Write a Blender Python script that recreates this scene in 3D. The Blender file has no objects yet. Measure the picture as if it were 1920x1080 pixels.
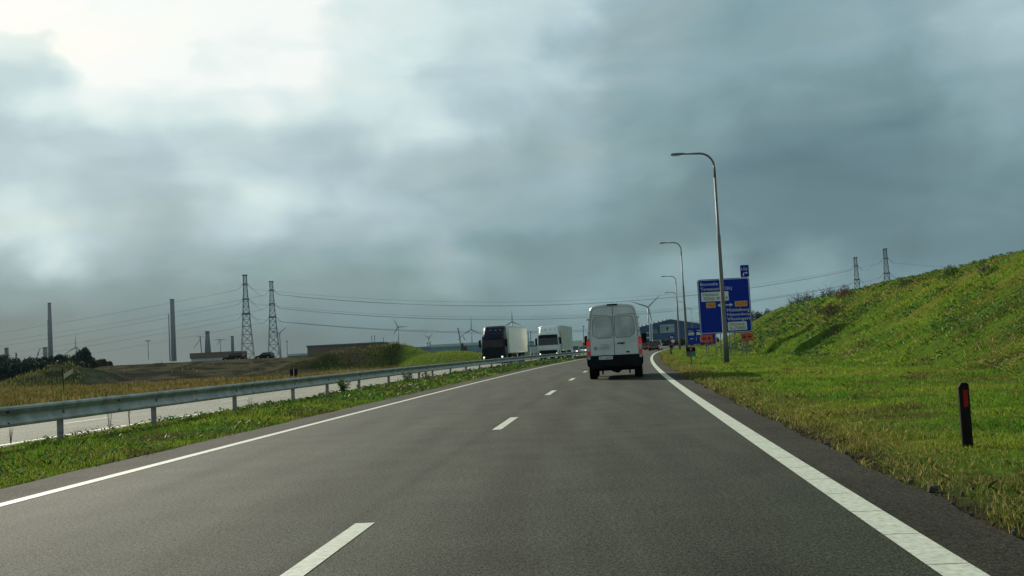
import bpy, math, random
import numpy as np
from mathutils import Vector, Matrix
S = bpy.context.scene
COL = S.collection
R = math.radians
rng = np.random.default_rng(7)
random.seed(7)

# ------------------------------------------------------------------ camera
FP = 2000.0; EYE = 1.25
PITCH = math.atan(118/2000*math.cos(R(3))); ROLL = R(3.0)
Fv = Vector((0, math.cos(PITCH), math.sin(PITCH)))
R0 = Vector((1, 0, 0)); U0 = R0.cross(Fv)
Rv = R0*math.cos(ROLL) - U0*math.sin(ROLL)
Uv = U0*math.cos(ROLL) + R0*math.sin(ROLL)
CP = Vector((0, 0, EYE))
def ray(x, y): return Fv + Rv*((x-960)/FP) - Uv*((y-540)/FP)
def at(x, y, Y):
    d = ray(x, y); return CP + d*(Y/d.y)
def gnd(x, y, z=0.0):
    d = ray(x, y); return CP + d*((z-EYE)/d.z)
cam_d = bpy.data.cameras.new('camera'); cam = bpy.data.objects.new('camera', cam_d); COL.objects.link(cam)
cam_d.sensor_width = 36; cam_d.lens = 36*FP/1920; cam_d.clip_end = 20000; cam_d.clip_start = 0.1
m = Matrix((Rv, Uv, -Fv)).transposed().to_4x4(); m.translation = CP
cam.matrix_world = m
S.camera = cam

# ------------------------------------------------------------------ light
SUN_AZ, SUN_EL = R(-28), R(21)     # azimuth from +Y, negative = left
sun_dir = Vector((math.sin(SUN_AZ)*math.cos(SUN_EL), math.cos(SUN_AZ)*math.cos(SUN_EL), math.sin(SUN_EL)))
sd = bpy.data.lights.new('sun', 'SUN'); sd.energy = 4.4; sd.angle = R(0.6); sd.color = (1, .93, .78)
so = bpy.data.objects.new('sun', sd); COL.objects.link(so)
so.rotation_euler = sun_dir.to_track_quat('Z', 'Y').to_euler(); so.location = (0, 0, 60)
S.view_settings.view_transform = 'Standard'; S.view_settings.look = 'None'
S.view_settings.exposure = 0.0; S.view_settings.gamma = 1; S.view_settings.use_curve_mapping = False
S.cycles.use_denoising = True
S.cycles.max_bounces = 6; S.cycles.diffuse_bounces = 3; S.cycles.glossy_bounces = 3; S.cycles.transmission_bounces = 4

def lin(c): c = c/255.; return c/12.92 if c <= .04045 else ((c+.055)/1.055)**2.4
def rgb(r, g, b): return (lin(r), lin(g), lin(b), 1)

# ------------------------------------------------------------------ sky
W = bpy.data.worlds.new('World'); S.world = W; W.use_nodes = True
nt = W.node_tree; nt.nodes.clear(); N = nt.nodes.new; Lk = nt.links.new
def math_n(op, a, b=None, c=None, clamp=False):
    n = N('ShaderNodeMath'); n.operation = op; n.use_clamp = clamp
    for i, v in enumerate((a, b, c)):
        if v is None: continue
        if isinstance(v, (int, float)): n.inputs[i].default_value = v
        else: Lk(v, n.inputs[i])
    return n.outputs[0]
tc = N('ShaderNodeTexCoord')
sep = N('ShaderNodeSeparateXYZ'); Lk(tc.outputs['Generated'], sep.inputs[0])
az = math_n('ARCTAN2', sep.outputs[0], sep.outputs[1])
el = math_n('ARCSINE', sep.outputs[2])
KE = 2.2
warp = N('ShaderNodeTexNoise'); warp.inputs['Scale'].default_value = 7; warp.inputs['Detail'].default_value = 5
mp = N('ShaderNodeMapping'); mp.inputs['Scale'].default_value = (1, 1, 1.5); Lk(tc.outputs['Generated'], mp.inputs[0])
Lk(mp.outputs[0], warp.inputs['Vector'])
wv = N('ShaderNodeVectorMath'); wv.operation = 'SUBTRACT'; Lk(warp.outputs['Color'], wv.inputs[0]); wv.inputs[1].default_value = (.5, .5, .5)
wv2 = N('ShaderNodeVectorMath'); wv2.operation = 'SCALE'; Lk(wv.outputs[0], wv2.inputs[0]); wv2.inputs['Scale'].default_value = .055
cmb = N('ShaderNodeCombineXYZ'); Lk(az, cmb.inputs[0]); Lk(math_n('MULTIPLY', el, KE), cmb.inputs[1])
warpb = N('ShaderNodeTexNoise'); warpb.inputs['Scale'].default_value = 26; warpb.inputs['Detail'].default_value = 6; Lk(mp.outputs[0], warpb.inputs['Vector'])
wb = N('ShaderNodeVectorMath'); wb.operation = 'SUBTRACT'; Lk(warpb.outputs['Color'], wb.inputs[0]); wb.inputs[1].default_value = (.5, .5, .5)
wb2 = N('ShaderNodeVectorMath'); wb2.operation = 'SCALE'; Lk(wb.outputs[0], wb2.inputs[0]); wb2.inputs['Scale'].default_value = .040
wsum = N('ShaderNodeVectorMath'); Lk(wv2.outputs[0], wsum.inputs[0]); Lk(wb2.outputs[0], wsum.inputs[1])
addv = N('ShaderNodeVectorMath'); Lk(cmb.outputs[0], addv.inputs[0]); Lk(wsum.outputs[0], addv.inputs[1])
sepq = N('ShaderNodeSeparateXYZ'); Lk(addv.outputs[0], sepq.inputs[0])
cmb2 = N('ShaderNodeCombineXYZ'); Lk(sepq.outputs[0], cmb2.inputs[0]); Lk(sepq.outputs[1], cmb2.inputs[1])
P = cmb2.outputs[0]
xs = [0, 240, 480, 720, 960, 1200, 1440, 1680, 1920]
rows = {0: [268, 226, 262, 221, 214, 158, 138, 143, 170],
        80: [200, 268, 218, 214, 202, 152, 140, 136, 158],
        160: [166, 258, 252, 220, 177, 142, 132, 126, 148],
        240: [172, 196, 202, 190, 146, 136, 110, 109, 138],
        320: [166, 170, 176, 168, 150, 131, 101, 105, 117],
        400: [160, 156, 195, 168, 152, 126, 104, 102, 110],
        480: [138, 128, 140, 134, 114, 100, 92, 88, 98],
        560: [118, 114, 112, 108, 106, 118, 132, 118, 110],
        640: [76, 84, 80, 96, 106, 112, 118, 116, 110]}
samp = [(x, y, v) for y, r in rows.items() for x, v in zip(xs, r)]
fine = [(60, 110, 178), (140, 185, 256), (230, 165, 240), (300, 115, 244), (205, 12, 232), (330, 15, 262), (412, 15, 252), (460, 60, 220), (360, 75, 232), (420, 92, 228),
        (485, 92, 255), (500, 122, 258), (440, 150, 248), (360, 150, 246), (300, 150, 228), (300, 188, 204), (100, 145, 190), (50, 130, 176), (470, 185, 254), (560, 182, 222),
        (600, 120, 226), (700, 170, 204), (860, 140, 188), (930, 230, 166), (570, 250, 170), (640, 310, 166), (600, 285, 164), (720, 272, 192), (770, 258, 226), (860, 266, 214), (680, 322, 194),
        (800, 312, 176), (500, 330, 204), (560, 350, 212), (460, 362, 232), (440, 342, 218), (380, 360, 180), (460, 402, 196), (350, 400, 168), (250, 380, 172), (130, 360, 178),
        (20, 350, 222), (10, 395, 240), (60, 420, 190), (125, 455, 240), (90, 425, 206), (200, 450, 160), (720, 390, 172), (900, 400, 152), (840, 490, 160), (600, 440, 154),
        (480, 470, 148), (170, 250, 184), (300, 260, 184), (420, 262, 202), (15, 140, 180), (30, 200, 172),
        (985, 40, 205), (1100, 60, 160), (1150, 100, 148), (1010, 120, 190), (1340, 180, 138), (1300, 260, 130), (1430, 160, 126), (1650, 40, 148), (1900, 60, 174), (1870, 45, 170),
        (1720, 330, 108), (1000, 340, 162), (1080, 340, 168), (1010, 390, 138), (1060, 260, 156), (1150, 420, 120), (1230, 440, 112), (1350, 360, 104), (1500, 330, 98), (1600, 420, 102),
        (1850, 350, 114), (1700, 500, 112), (1290, 500, 146), (1220, 522, 150), (1550, 497, 134), (1150, 540, 148), (1380, 520, 140), (1000, 545, 134), (1100, 505, 118), (1620, 330, 101)]
def azel(x, y):
    d = ray(x, y).normalized(); return (math.atan2(d.x, d.y), math.asin(d.z)*KE)
L_ = lambda v: lin(v) if v < 255 else 1.05+(v-255)*.10
allp = samp+fine
cen = np.array([azel(x, y) for x, y, v in allp]); val = np.array([L_(v) for x, y, v in allp])
BASE = .33
# brightness of the cloud deck: one ramp over azimuth for each of 15 elevations, blended upwards
AZ0, AZ1, NA, E1, NE = -.62, .62, 30, .80, 15
def dens(a, e):
    d = np.hypot(cen[:, 0]-a, cen[:, 1]-e); w = np.exp(-d/.014)+1e-9/(d+.01)**2; return float((w*val).sum()/w.sum())
u = N('ShaderNodeMapRange'); Lk(sepq.outputs[0], u.inputs[0]); u.inputs[1].default_value = AZ0; u.inputs[2].default_value = AZ1
acc = None
for k in range(NE):
    e = -.02+(E1+.02)*k/(NE-1)
    rp = N('ShaderNodeValToRGB'); Lk(u.outputs[0], rp.inputs[0]); c_ = rp.color_ramp; c_.interpolation = 'EASE'
    for q in range(NA):
        el_ = c_.elements[q] if q < 2 else c_.elements.new(q/(NA-1))
        el_.position = q/(NA-1); v_ = dens(AZ0+(AZ1-AZ0)*q/(NA-1), e)*.5; el_.color = (v_, v_, v_, 1)
    if acc is None: acc = rp.outputs[0]
    else:
        e0 = -.02+(E1+.02)*(k-1)/(NE-1)
        t_ = N('ShaderNodeMapRange'); t_.interpolation_type = 'SMOOTHSTEP'; Lk(sepq.outputs[1], t_.inputs[0]); t_.inputs[1].default_value = e0; t_.inputs[2].default_value = e
        m_ = N('ShaderNodeMixRGB'); Lk(t_.outputs[0], m_.inputs[0]); Lk(acc, m_.inputs[1]); Lk(rp.outputs[0], m_.inputs[2]); acc = m_.outputs[0]
out1 = N('ShaderNodeMapRange'); Lk(math_n('ABSOLUTE', sepq.outputs[0]), out1.inputs[0]); out1.inputs[1].default_value = .60; out1.inputs[2].default_value = 1.0
out2 = N('ShaderNodeMapRange'); Lk(sepq.outputs[1], out2.inputs[0]); out2.inputs[1].default_value = .85; out2.inputs[2].default_value = 1.5
m_ = N('ShaderNodeMixRGB'); Lk(math_n('MAXIMUM', out1.outputs[0], out2.outputs[0]), m_.inputs[0]); Lk(acc, m_.inputs[1]); m_.inputs[2].default_value = (BASE/2, BASE/2, BASE/2, 1)
accv = N('ShaderNodeSeparateColor'); Lk(m_.outputs[0], accv.inputs[0]); acc = math_n('MULTIPLY', accv.outputs[0], 2.0)
# brightness of cloud behind which the sun stands (outside the frame, upper left)
sdn = N('ShaderNodeVectorMath'); sdn.operation = 'DOT_PRODUCT'; Lk(tc.outputs['Generated'], sdn.inputs[0]); sdn.inputs[1].default_value = sun_dir
halo = math_n('MULTIPLY', math_n('POWER', math_n('MAXIMUM', sdn.outputs['Value'], 0), 420), 1.2)
det = N('ShaderNodeTexNoise'); det.inputs['Scale'].default_value = 3.2; det.inputs['Detail'].default_value = 9; det.inputs['Roughness'].default_value = .55
mp2 = N('ShaderNodeMapping'); mp2.inputs['Location'].default_value = (2.3, .7, 1.9); mp2.inputs['Scale'].default_value = (1.5, 1.5, 3.2); mp2.inputs['Rotation'].default_value = (0, .12, 0)
Lk(tc.outputs['Generated'], mp2.inputs[0]); Lk(mp2.outputs[0], det.inputs['Vector'])
dm = N('ShaderNodeMapRange'); Lk(det.outputs['Fac'], dm.inputs[0]); dm.inputs[1].default_value = .3; dm.inputs[2].default_value = .7
dm.inputs[3].default_value = .95; dm.inputs[4].default_value = 1.05
det2 = N('ShaderNodeTexNoise'); det2.inputs['Scale'].default_value = 11; det2.inputs['Detail'].default_value = 8; det2.inputs['Roughness'].default_value = .5; det2.inputs['Distortion'].default_value = .6
mp4 = N('ShaderNodeMapping'); mp4.inputs['Scale'].default_value = (1, 1, 2.2); mp4.inputs['Rotation'].default_value = (0, .2, .3); Lk(tc.outputs['Generated'], mp4.inputs[0]); Lk(mp4.outputs[0], det2.inputs['Vector'])
dm2 = N('ShaderNodeMapRange'); Lk(det2.outputs['Fac'], dm2.inputs[0]); dm2.inputs[1].default_value = .35; dm2.inputs[2].default_value = .65; dm2.inputs[3].default_value = .91; dm2.inputs[4].default_value = 1.10
Lum = math_n('ADD', math_n('MULTIPLY', math_n('MULTIPLY', acc, dm.outputs[0]), dm2.outputs[0]), halo)
ramp = N('ShaderNodeValToRGB'); cr = ramp.color_ramp
Lk(math_n('MULTIPLY', Lum, .5), ramp.inputs[0])
stops = [(.0, (56, 80, 88)), (.10, (86, 112, 119)), (.138, (101, 129, 137)), (.20, (120, 149, 155)), (.25, (134, 164, 171)), (.33, (153, 178, 185)), (.48, (182, 206, 213)), (.67, (212, 233, 233)), (1.0, (250, 255, 252)), (2., (255, 255, 252))]
for i, (p, c) in enumerate(stops):
    e = cr.elements[i] if i < 2 else cr.elements.new(p/2)
    e.position = p/2; e.color = rgb(*c)
# warm cream tint in some cloud openings
wn = N('ShaderNodeTexNoise'); wn.inputs['Scale'].default_value = 5; wn.inputs['Detail'].default_value = 4
mp3 = N('ShaderNodeMapping'); mp3.inputs['Scale'].default_value = (1, 1, 4); mp3.inputs['Location'].default_value = (3, 1, 2)
Lk(tc.outputs['Generated'], mp3.inputs[0]); Lk(mp3.outputs[0], wn.inputs['Vector'])
wm = N('ShaderNodeMapRange'); Lk(wn.outputs['Fac'], wm.inputs[0]); wm.inputs[1].default_value = .48; wm.inputs[2].default_value = .68
tint = N('ShaderNodeMixRGB'); tint.blend_type = 'MULTIPLY'; Lk(math_n('MULTIPLY', wm.outputs[0], .6), tint.inputs[0]); Lk(ramp.outputs[0], tint.inputs[1]); tint.inputs[2].default_value = (1.07, 1.0, .90, 1)
bg = N('ShaderNodeBackground'); Lk(tint.outputs[0], bg.inputs[0]); bg.inputs[1].default_value = 1.0
sky = N('ShaderNodeTexSky'); sky.sky_type = 'NISHITA'; sky.sun_disc = False; sky.sun_elevation = SUN_EL; sky.sun_rotation = SUN_AZ
bg2 = N('ShaderNodeBackground'); Lk(sky.outputs[0], bg2.inputs[0]); bg2.inputs[1].default_value = .06
mx = N('ShaderNodeMixShader'); mx.inputs[0].default_value = .06; Lk(bg.outputs[0], mx.inputs[1]); Lk(bg2.outputs[0], mx.inputs[2])
wo = N('ShaderNodeOutputWorld'); Lk(mx.outputs[0], wo.inputs[0])

# ------------------------------------------------------------------ helpers
def tag(o, label=None, cat=None, group=None, kind=None):
    if label: o['label'] = label
    if cat: o['category'] = cat
    if group: o['group'] = group
    if kind: o['kind'] = kind
    return o
class MB:
    def __init__(s): s.v = []; s.f = []
    def add(s, vs, fs):
        b = len(s.v); s.v += [tuple(v) for v in vs]; s.f += [tuple(i+b for i in f) for f in fs]; return s
    def box(s, x0, x1, y0, y1, z0, z1, ch=0):
        if ch:
            return s.prism([(x0+ch, z0), (x1-ch, z0), (x1, z0+ch), (x1, z1-ch), (x1-ch, z1), (x0+ch, z1), (x0, z1-ch), (x0, z0+ch)], y0, y1)
        return s.add([(x, y, z) for z in (z0, z1) for y in (y0, y1) for x in (x0, x1)],
                     [(0, 2, 3, 1), (4, 5, 7, 6), (0, 1, 5, 4), (2, 6, 7, 3), (0, 4, 6, 2), (1, 3, 7, 5)])
    def prism(s, xz, y0, y1):       # outline in XZ (counter-clockwise seen from -Y), extruded along Y
        n = len(xz)
        return s.add([(x, y0, z) for x, z in xz]+[(x, y1, z) for x, z in xz],
                     [tuple(range(n)), tuple(range(2*n-1, n-1, -1))]+[(i, i+n, (i+1) % n+n, (i+1) % n) for i in range(n)])
    def prismx(s, yz, x0, x1, inset=None):      # outline in YZ, extruded along X
        n = len(yz)
        return s.add([(x0, y, z) for y, z in yz]+[(x1, y, z) for y, z in yz],
                     [tuple(range(n-1, -1, -1)), tuple(range(n, 2*n))]+[((i+1) % n, (i+1) % n+n, i+n, i) for i in range(n)])
    def loft(s, rings, cap=True):
        n = len(rings[0]); vs = [v for r in rings for v in r]; fs = []
        for k in range(len(rings)-1):
            for i in range(n): fs.append((k*n+i, k*n+(i+1) % n, (k+1)*n+(i+1) % n, (k+1)*n+i))
        if cap: fs += [tuple(range(n-1, -1, -1)), tuple(range((len(rings)-1)*n, len(rings)*n))]
        return s.add(vs, fs)
    def tube(s, p0, p1, r0, r1=None, n=8):
        return s.path([p0, p1], [r0, r0 if r1 is None else r1], n)
    def path(s, pts, rad, n=8):
        pts = [Vector(p) for p in pts]
        if not hasattr(rad, '__len__'): rad = [rad]*len(pts)
        rings = []
        for i, p in enumerate(pts):
            t = (pts[min(i+1, len(pts)-1)]-pts[max(i-1, 0)]).normalized()
            a = t.cross(Vector((0, 0, 1)));
            if a.length < .05: a = t.cross(Vector((0, 1, 0)))
            a.normalize(); b = t.cross(a)
            rings.append([p+(a*math.cos(2*math.pi*k/n)+b*math.sin(2*math.pi*k/n))*rad[i] for k in range(n)])
        return s.loft(rings)
    def disc(s, c, r, axis, w, n=20, r_in=0):    # solid wheel-like disc
        c = Vector(c); ax = Vector(axis).normalized()
        return s.path([c-ax*w/2, c-ax*w*.36, c+ax*w*.36, c+ax*w/2], [r*.94, r, r, r*.94], n)
    def build(s, name, mat, parent=None, smooth=False, loc=None, rotz=0, bevel=0):
        me = bpy.data.meshes.new(name); me.from_pydata(s.v, [], s.f); me.update()
        import bmesh
        bm = bmesh.new(); bm.from_mesh(me); bmesh.ops.recalc_face_normals(bm, faces=bm.faces); bm.to_mesh(me); bm.free()
        o = bpy.data.objects.new(name, me); COL.objects.link(o)
        if mat: me.materials.append(mat)
        if smooth: me.polygons.foreach_set('use_smooth', [True]*len(me.polygons))
        if parent: o.parent = parent
        if loc is not None: o.location = loc
        o.rotation_euler.z = rotz
        if bevel:
            b = o.modifiers.new('bevel', 'BEVEL'); b.width = bevel; b.segments = 2; b.limit_method = 'ANGLE'; b.harden_normals = False
        return o
def thing(name, label, cat, loc=(0, 0, 0), rotz=0, group=None):
    o = bpy.data.objects.new(name, None); COL.objects.link(o); o.location = loc; o.rotation_euler = (0, 0, rotz); o.empty_display_size = .3
    return tag(o, label, cat, group)
def dup(root, loc, rotz, label):
    def cp(o, par):
        c = o.copy(); COL.objects.link(c)
        if par: c.parent = par
        for ch in list(o.children): cp(ch, c)
        return c
    r = cp(root, None); r.location = loc; r.rotation_euler = (0, 0, rotz); r['label'] = label
    return r
def rawmesh(name, v, f, mat, col=None, smooth=False, parent=None):
    me = bpy.data.meshes.new(name); v = np.asarray(v, np.float32); f = np.asarray(f, np.int32); k = f.shape[1]
    me.vertices.add(len(v)); me.vertices.foreach_set('co', v.ravel())
    me.loops.add(f.size); me.loops.foreach_set('vertex_index', f.ravel())
    me.polygons.add(len(f)); me.polygons.foreach_set('loop_start', np.arange(0, f.size, k, dtype=np.int32))
    me.polygons.foreach_set('loop_total', np.full(len(f), k, np.int32))
    if smooth: me.polygons.foreach_set('use_smooth', np.ones(len(f), bool))
    me.update(calc_edges=True)
    if col is not None:
        a = me.color_attributes.new('Col', 'FLOAT_COLOR', 'POINT')
        c = np.ones((len(v), 4), np.float32); c[:, :3] = col; a.data.foreach_set('color', c.ravel())
    me.materials.append(mat); o = bpy.data.objects.new(name, me); COL.objects.link(o)
    if parent: o.parent = parent
    return o
def vnoise(x, y, seed=0):
    x = np.asarray(x, float); y = np.asarray(y, float)
    g = np.random.default_rng(seed).random((256, 256)); xi = np.floor(x).astype(int); yi = np.floor(y).astype(int)
    fx = x-xi; fy = y-yi; fx = fx*fx*(3-2*fx); fy = fy*fy*(3-2*fy)
    G = lambda a, b: g[a % 256, b % 256]
    return (G(xi, yi)*(1-fx)+G(xi+1, yi)*fx)*(1-fy)+(G(xi, yi+1)*(1-fx)+G(xi+1, yi+1)*fx)*fy
def fbm(x, y, sc, seed=0, oct=4):
    t = 0; a = .5; s = 0
    for k in range(oct):
        t = t+a*vnoise(np.asarray(x)/sc*2**k, np.asarray(y)/sc*2**k, seed+k); s += a; a *= .55
    return t/s
sst = lambda a, b, x: (lambda t: t*t*(3-2*t))(np.clip((np.asarray(x, float)-a)/(b-a), 0, 1))

# ------------------------------------------------------------------ materials
def mat(name, col, rough=.6, metal=0, spec=.5, noise=0, nscale=5, bump_=0, bscale=20, emit=None, estr=0, dirt=None, coat=0, transl=0, attr=False, ndetail=4):
    m = bpy.data.materials.new(name); m.use_nodes = True; t = m.node_tree; b = t.nodes['Principled BSDF']
    b.inputs['Roughness'].default_value = rough; b.inputs['Metallic'].default_value = metal; b.inputs['Specular IOR Level'].default_value = spec
    if coat: b.inputs['Coat Weight'].default_value = coat; b.inputs['Coat Roughness'].default_value = .08
    c = col if len(col) == 4 else (*col, 1)
    b.inputs['Base Color'].default_value = c
    geo = t.nodes.new('ShaderNodeTexCoord'); src = None
    if attr:
        a = t.nodes.new('ShaderNodeAttribute'); a.attribute_name = 'Col'; src = a.outputs['Color']; t.links.new(src, b.inputs['Base Color'])
    if noise:
        n = t.nodes.new('ShaderNodeTexNoise'); n.inputs['Scale'].default_value = nscale; n.inputs['Detail'].default_value = ndetail; n.inputs['Roughness'].default_value = .6
        t.links.new(geo.outputs['Object'], n.inputs['Vector'])
        mr = t.nodes.new('ShaderNodeMapRange'); mr.inputs[1].default_value = .3; mr.inputs[2].default_value = .7
        mr.inputs[3].default_value = 1-noise; mr.inputs[4].default_value = 1+noise; t.links.new(n.outputs['Fac'], mr.inputs[0])
        mu = t.nodes.new('ShaderNodeVectorMath'); mu.operation = 'SCALE'
        if src: t.links.new(src, mu.inputs[0])
        else: mu.inputs[0].default_value = c[:3]
        t.links.new(mr.outputs[0], mu.inputs['Scale']); src = mu.outputs[0]
        t.links.new(src, b.inputs['Base Color'])
    if dirt:    # (colour, scale, amount)
        n = t.nodes.new('ShaderNodeTexNoise'); n.inputs['Scale'].default_value = dirt[1]; n.inputs['Detail'].default_value = 6
        t.links.new(geo.outputs['Object'], n.inputs['Vector'])
        mr = t.nodes.new('ShaderNodeMapRange'); mr.inputs[1].default_value = .42; mr.inputs[2].default_value = .72; mr.inputs[4].default_value = dirt[2]
        t.links.new(n.outputs['Fac'], mr.inputs[0])
        mi = t.nodes.new('ShaderNodeMixRGB'); t.links.new(mr.outputs[0], mi.inputs[0]); mi.inputs[2].default_value = (*dirt[0], 1)
        if src: t.links.new(src, mi.inputs[1])
        else: mi.inputs[1].default_value = c
        t.links.new(mi.outputs[0], b.inputs['Base Color']); src = mi.outputs[0]
    if bump_:
        n = t.nodes.new('ShaderNodeTexNoise'); n.inputs['Scale'].default_value = bscale; n.inputs['Detail'].default_value = 4
        t.links.new(geo.outputs['Object'], n.inputs['Vector'])
        bp = t.nodes.new('ShaderNodeBump'); bp.inputs['Strength'].default_value = bump_; bp.inputs['Distance'].default_value = .02
        t.links.new(n.outputs['Fac'], bp.inputs['Height']); t.links.new(bp.outputs[0], b.inputs['Normal'])
    if emit: b.inputs['Emission Color'].default_value = (*emit, 1); b.inputs['Emission Strength'].default_value = estr
    if transl:
        tr = t.nodes.new('ShaderNodeBsdfTranslucent'); ms = t.nodes.new('ShaderNodeMixShader'); ms.inputs[0].default_value = transl
        if src: t.links.new(src, tr.inputs[0])
        else: tr.inputs[0].default_value = c
        out = t.nodes['Material Output']; t.links.new(b.outputs[0], ms.inputs[1]); t.links.new(tr.outputs[0], ms.inputs[2]); t.links.new(ms.outputs[0], out.inputs[0])
    return m
def asphalt(name, c1, c2, rough, grain=420, big=.25, spec=.17, wear=False):
    m = bpy.data.materials.new(name); m.use_nodes = True; t = m.node_tree; b = t.nodes['Principled BSDF']; L = t.links.new
    g = t.nodes.new('ShaderNodeTexCoord')
    def nz(sc, det, vec=None):
        n = t.nodes.new('ShaderNodeTexNoise'); n.inputs['Scale'].default_value = sc; n.inputs['Detail'].default_value = det
        L(vec or g.outputs['Object'], n.inputs['Vector']); return n.outputs['Fac']
    def mr(src, a, b_, c, d):
        n = t.nodes.new('ShaderNodeMapRange'); L(src, n.inputs[0])
        for i, v in enumerate((a, b_, c, d)): n.inputs[i+1].default_value = v
        return n.outputs[0]
    def mul(a, b_):
        n = t.nodes.new('ShaderNodeMath'); n.operation = 'MULTIPLY'; L(a, n.inputs[0]); L(b_, n.inputs[1]); return n.outputs[0]
    st = t.nodes.new('ShaderNodeMapping'); st.inputs['Scale'].default_value = (1.3, .06, 1); st.inputs['Rotation'].default_value = (0, 0, R(5.6)); L(g.outputs['Object'], st.inputs[0])
    f = mul(mul(mr(nz(grain*.16, 2), .35, .65, .30, 1.70), mr(nz(1.3, 6), .3, .7, 1-big*.5, 1+big*.5)), mr(nz(1.4, 3, st.outputs[0]), .3, .7, 1-big*.6, 1+big*.6))
    f = mul(f, mr(nz(24, 3), .35, .65, .72, 1.28))
    at_ = t.nodes.new('ShaderNodeAttribute'); at_.attribute_name = 'Col'
    if wear: f = mul(f, at_.outputs['Fac'])
    mi = t.nodes.new('ShaderNodeMixRGB'); L(mr(nz(.35, 4), .35, .65, 0, 1), mi.inputs[0]); mi.inputs[1].default_value = (*c1, 1); mi.inputs[2].default_value = (*c2, 1)
    sc = t.nodes.new('ShaderNodeVectorMath'); sc.operation = 'SCALE'; L(mi.outputs[0], sc.inputs[0]); L(f, sc.inputs['Scale'])
    # bright stone chips
    vo = t.nodes.new('ShaderNodeTexVoronoi'); vo.inputs['Scale'].default_value = 14; L(g.outputs['Object'], vo.inputs['Vector'])
    chip = mr(vo.outputs['Distance'], .03, .055, 1, 0)
    wn_ = t.nodes.new('ShaderNodeTexWhiteNoise'); L(vo.outputs['Color'], wn_.inputs[0]); sel = mr(wn_.outputs[0], .93, .94, 0, 1)
    mc = t.nodes.new('ShaderNodeMixRGB'); L(mul(chip, sel), mc.inputs[0]); L(sc.outputs[0], mc.inputs[1]); mc.inputs[2].default_value = (.35, .35, .32, 1)
    L(mc.outputs[0], b.inputs['Base Color']); b.inputs['Roughness'].default_value = rough
    sm = t.nodes.new('ShaderNodeMath'); sm.operation = 'MULTIPLY'; L(f, sm.inputs[0]); sm.inputs[1].default_value = spec; L(sm.outputs[0], b.inputs['Specular IOR Level'])
    bp = t.nodes.new('ShaderNodeBump'); bp.inputs['Strength'].default_value = .5; bp.inputs['Distance'].default_value = .004
    L(nz(grain*.3, 3), bp.inputs['Height']); L(bp.outputs[0], b.inputs['Normal'])
    return m
M = {}
M['asphalt'] = asphalt('asphalt', (.019, .024, .011), (.027, .032, .015), .86, wear=True)
M['shoulder'] = asphalt('shoulder_asphalt', (.024, .022, .013), (.032, .029, .018), .9, grain=700, big=.3, spec=.10)
M['opp'] = asphalt('old_asphalt', (.25, .24, .19), (.29, .275, .215), .9, big=.12, spec=.05)
M['line'] = mat('road_paint', (.60, .61, .49), .7, spec=.2, noise=.08, nscale=6, dirt=((.20, .20, .15), 20, .5))
M['ground'] = mat('ground_soil', (.1, .1, .1), .95, spec=0, noise=.45, nscale=3.5, bump_=1, bscale=9, attr=True, ndetail=8)
M['blade'] = mat('grass_blade', (.1, .15, .03), .6, spec=.05, attr=True, transl=.45)
M['leaf'] = mat('leaf', (.1, .15, .03), .6, spec=.2, attr=True, transl=.3)
M['galv'] = mat('galvanised_steel', (.34, .37, .34), .55, metal=.35, noise=.22, nscale=3, dirt=((.10, .09, .07), 2.2, .55))
M['galv_post'] = mat('galvanised_post', (.26, .25, .25), .6, metal=.4, noise=.2, nscale=8, dirt=((.12, .09, .06), 6, .6))
M['lamp_steel'] = mat('lamp_steel', (.13, .125, .11), .5, metal=.25, noise=.15, nscale=2, dirt=((.16, .14, .11), 1.5, .5))
M['lamp_head'] = mat('lamp_head', (.10, .11, .10), .5, metal=.3, noise=.1)
M['lamp_glass'] = mat('lamp_glass', (.55, .55, .5), .15)
M['white'] = mat('white_paint', (.60, .62, .60), .35, noise=.05, nscale=2, dirt=((.36, .35, .31), 1.8, .55), coat=.4)
M['white2'] = mat('white_truck_paint', (.72, .73, .70), .35, noise=.05, dirt=((.45, .43, .38), 1.2, .4), coat=.3)
M['cream'] = mat('cream_trailer', (.96, .94, .82), .5, noise=.03, nscale=1, dirt=((.75, .72, .6), .8, .3))
M['greybox'] = mat('grey_trailer', (.55, .58, .50), .55, noise=.06, nscale=1, dirt=((.3, .3, .26), .8, .4))
M['navy'] = mat('navy_paint', (.003, .006, .024), .4, spec=.15, noise=.1)
M['black'] = mat('black_plastic', (.006, .007, .007), .7, spec=.12, noise=.2, nscale=8)
M['seam'] = mat('seam_dark', (.03, .035, .035), .8)
M['panelgrey'] = mat('dirty_panel', (.50, .52, .50), .5, noise=.12, nscale=2.5, dirt=((.22, .22, .18), 1.5, .7))
M['rubber'] = mat('tyre_rubber', (.008, .008, .008), .9, spec=.1, noise=.2, nscale=20)
M['glass'] = mat('dark_glass', (.010, .014, .016), .1, spec=.5)
M['glassb'] = mat('cab_glass', (.02, .012, .008), .2, spec=.25, noise=.5, nscale=1.5)
M['chrome'] = mat('steel_trim', (.6, .6, .6), .25, metal=.9)
M['rim'] = mat('wheel_rim', (.35, .35, .35), .4, metal=.7)
M['red_lens'] = mat('red_lens', (.5, .01, .01), .2, coat=.6, emit=(.9, .03, .02), estr=.05)
M['brake'] = mat('lit_brake_lamp', (.5, .01, .01), .2, emit=(1, .03, .02), estr=.22)
M['clear_lens'] = mat('clear_lens', (.42, .36, .34), .2, coat=.5)
M['headlamp'] = mat('lit_headlamp', (1, 1, 1), .3, emit=(1, .84, .66), estr=2.2)
M['headlamp_off'] = mat('headlamp_lens', (.6, .62, .62), .12, coat=.6, emit=(1, .95, .9), estr=.5)
M['amber'] = mat('amber_lens', (.6, .2, .03), .3, emit=(1, .35, .05), estr=.3)
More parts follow.
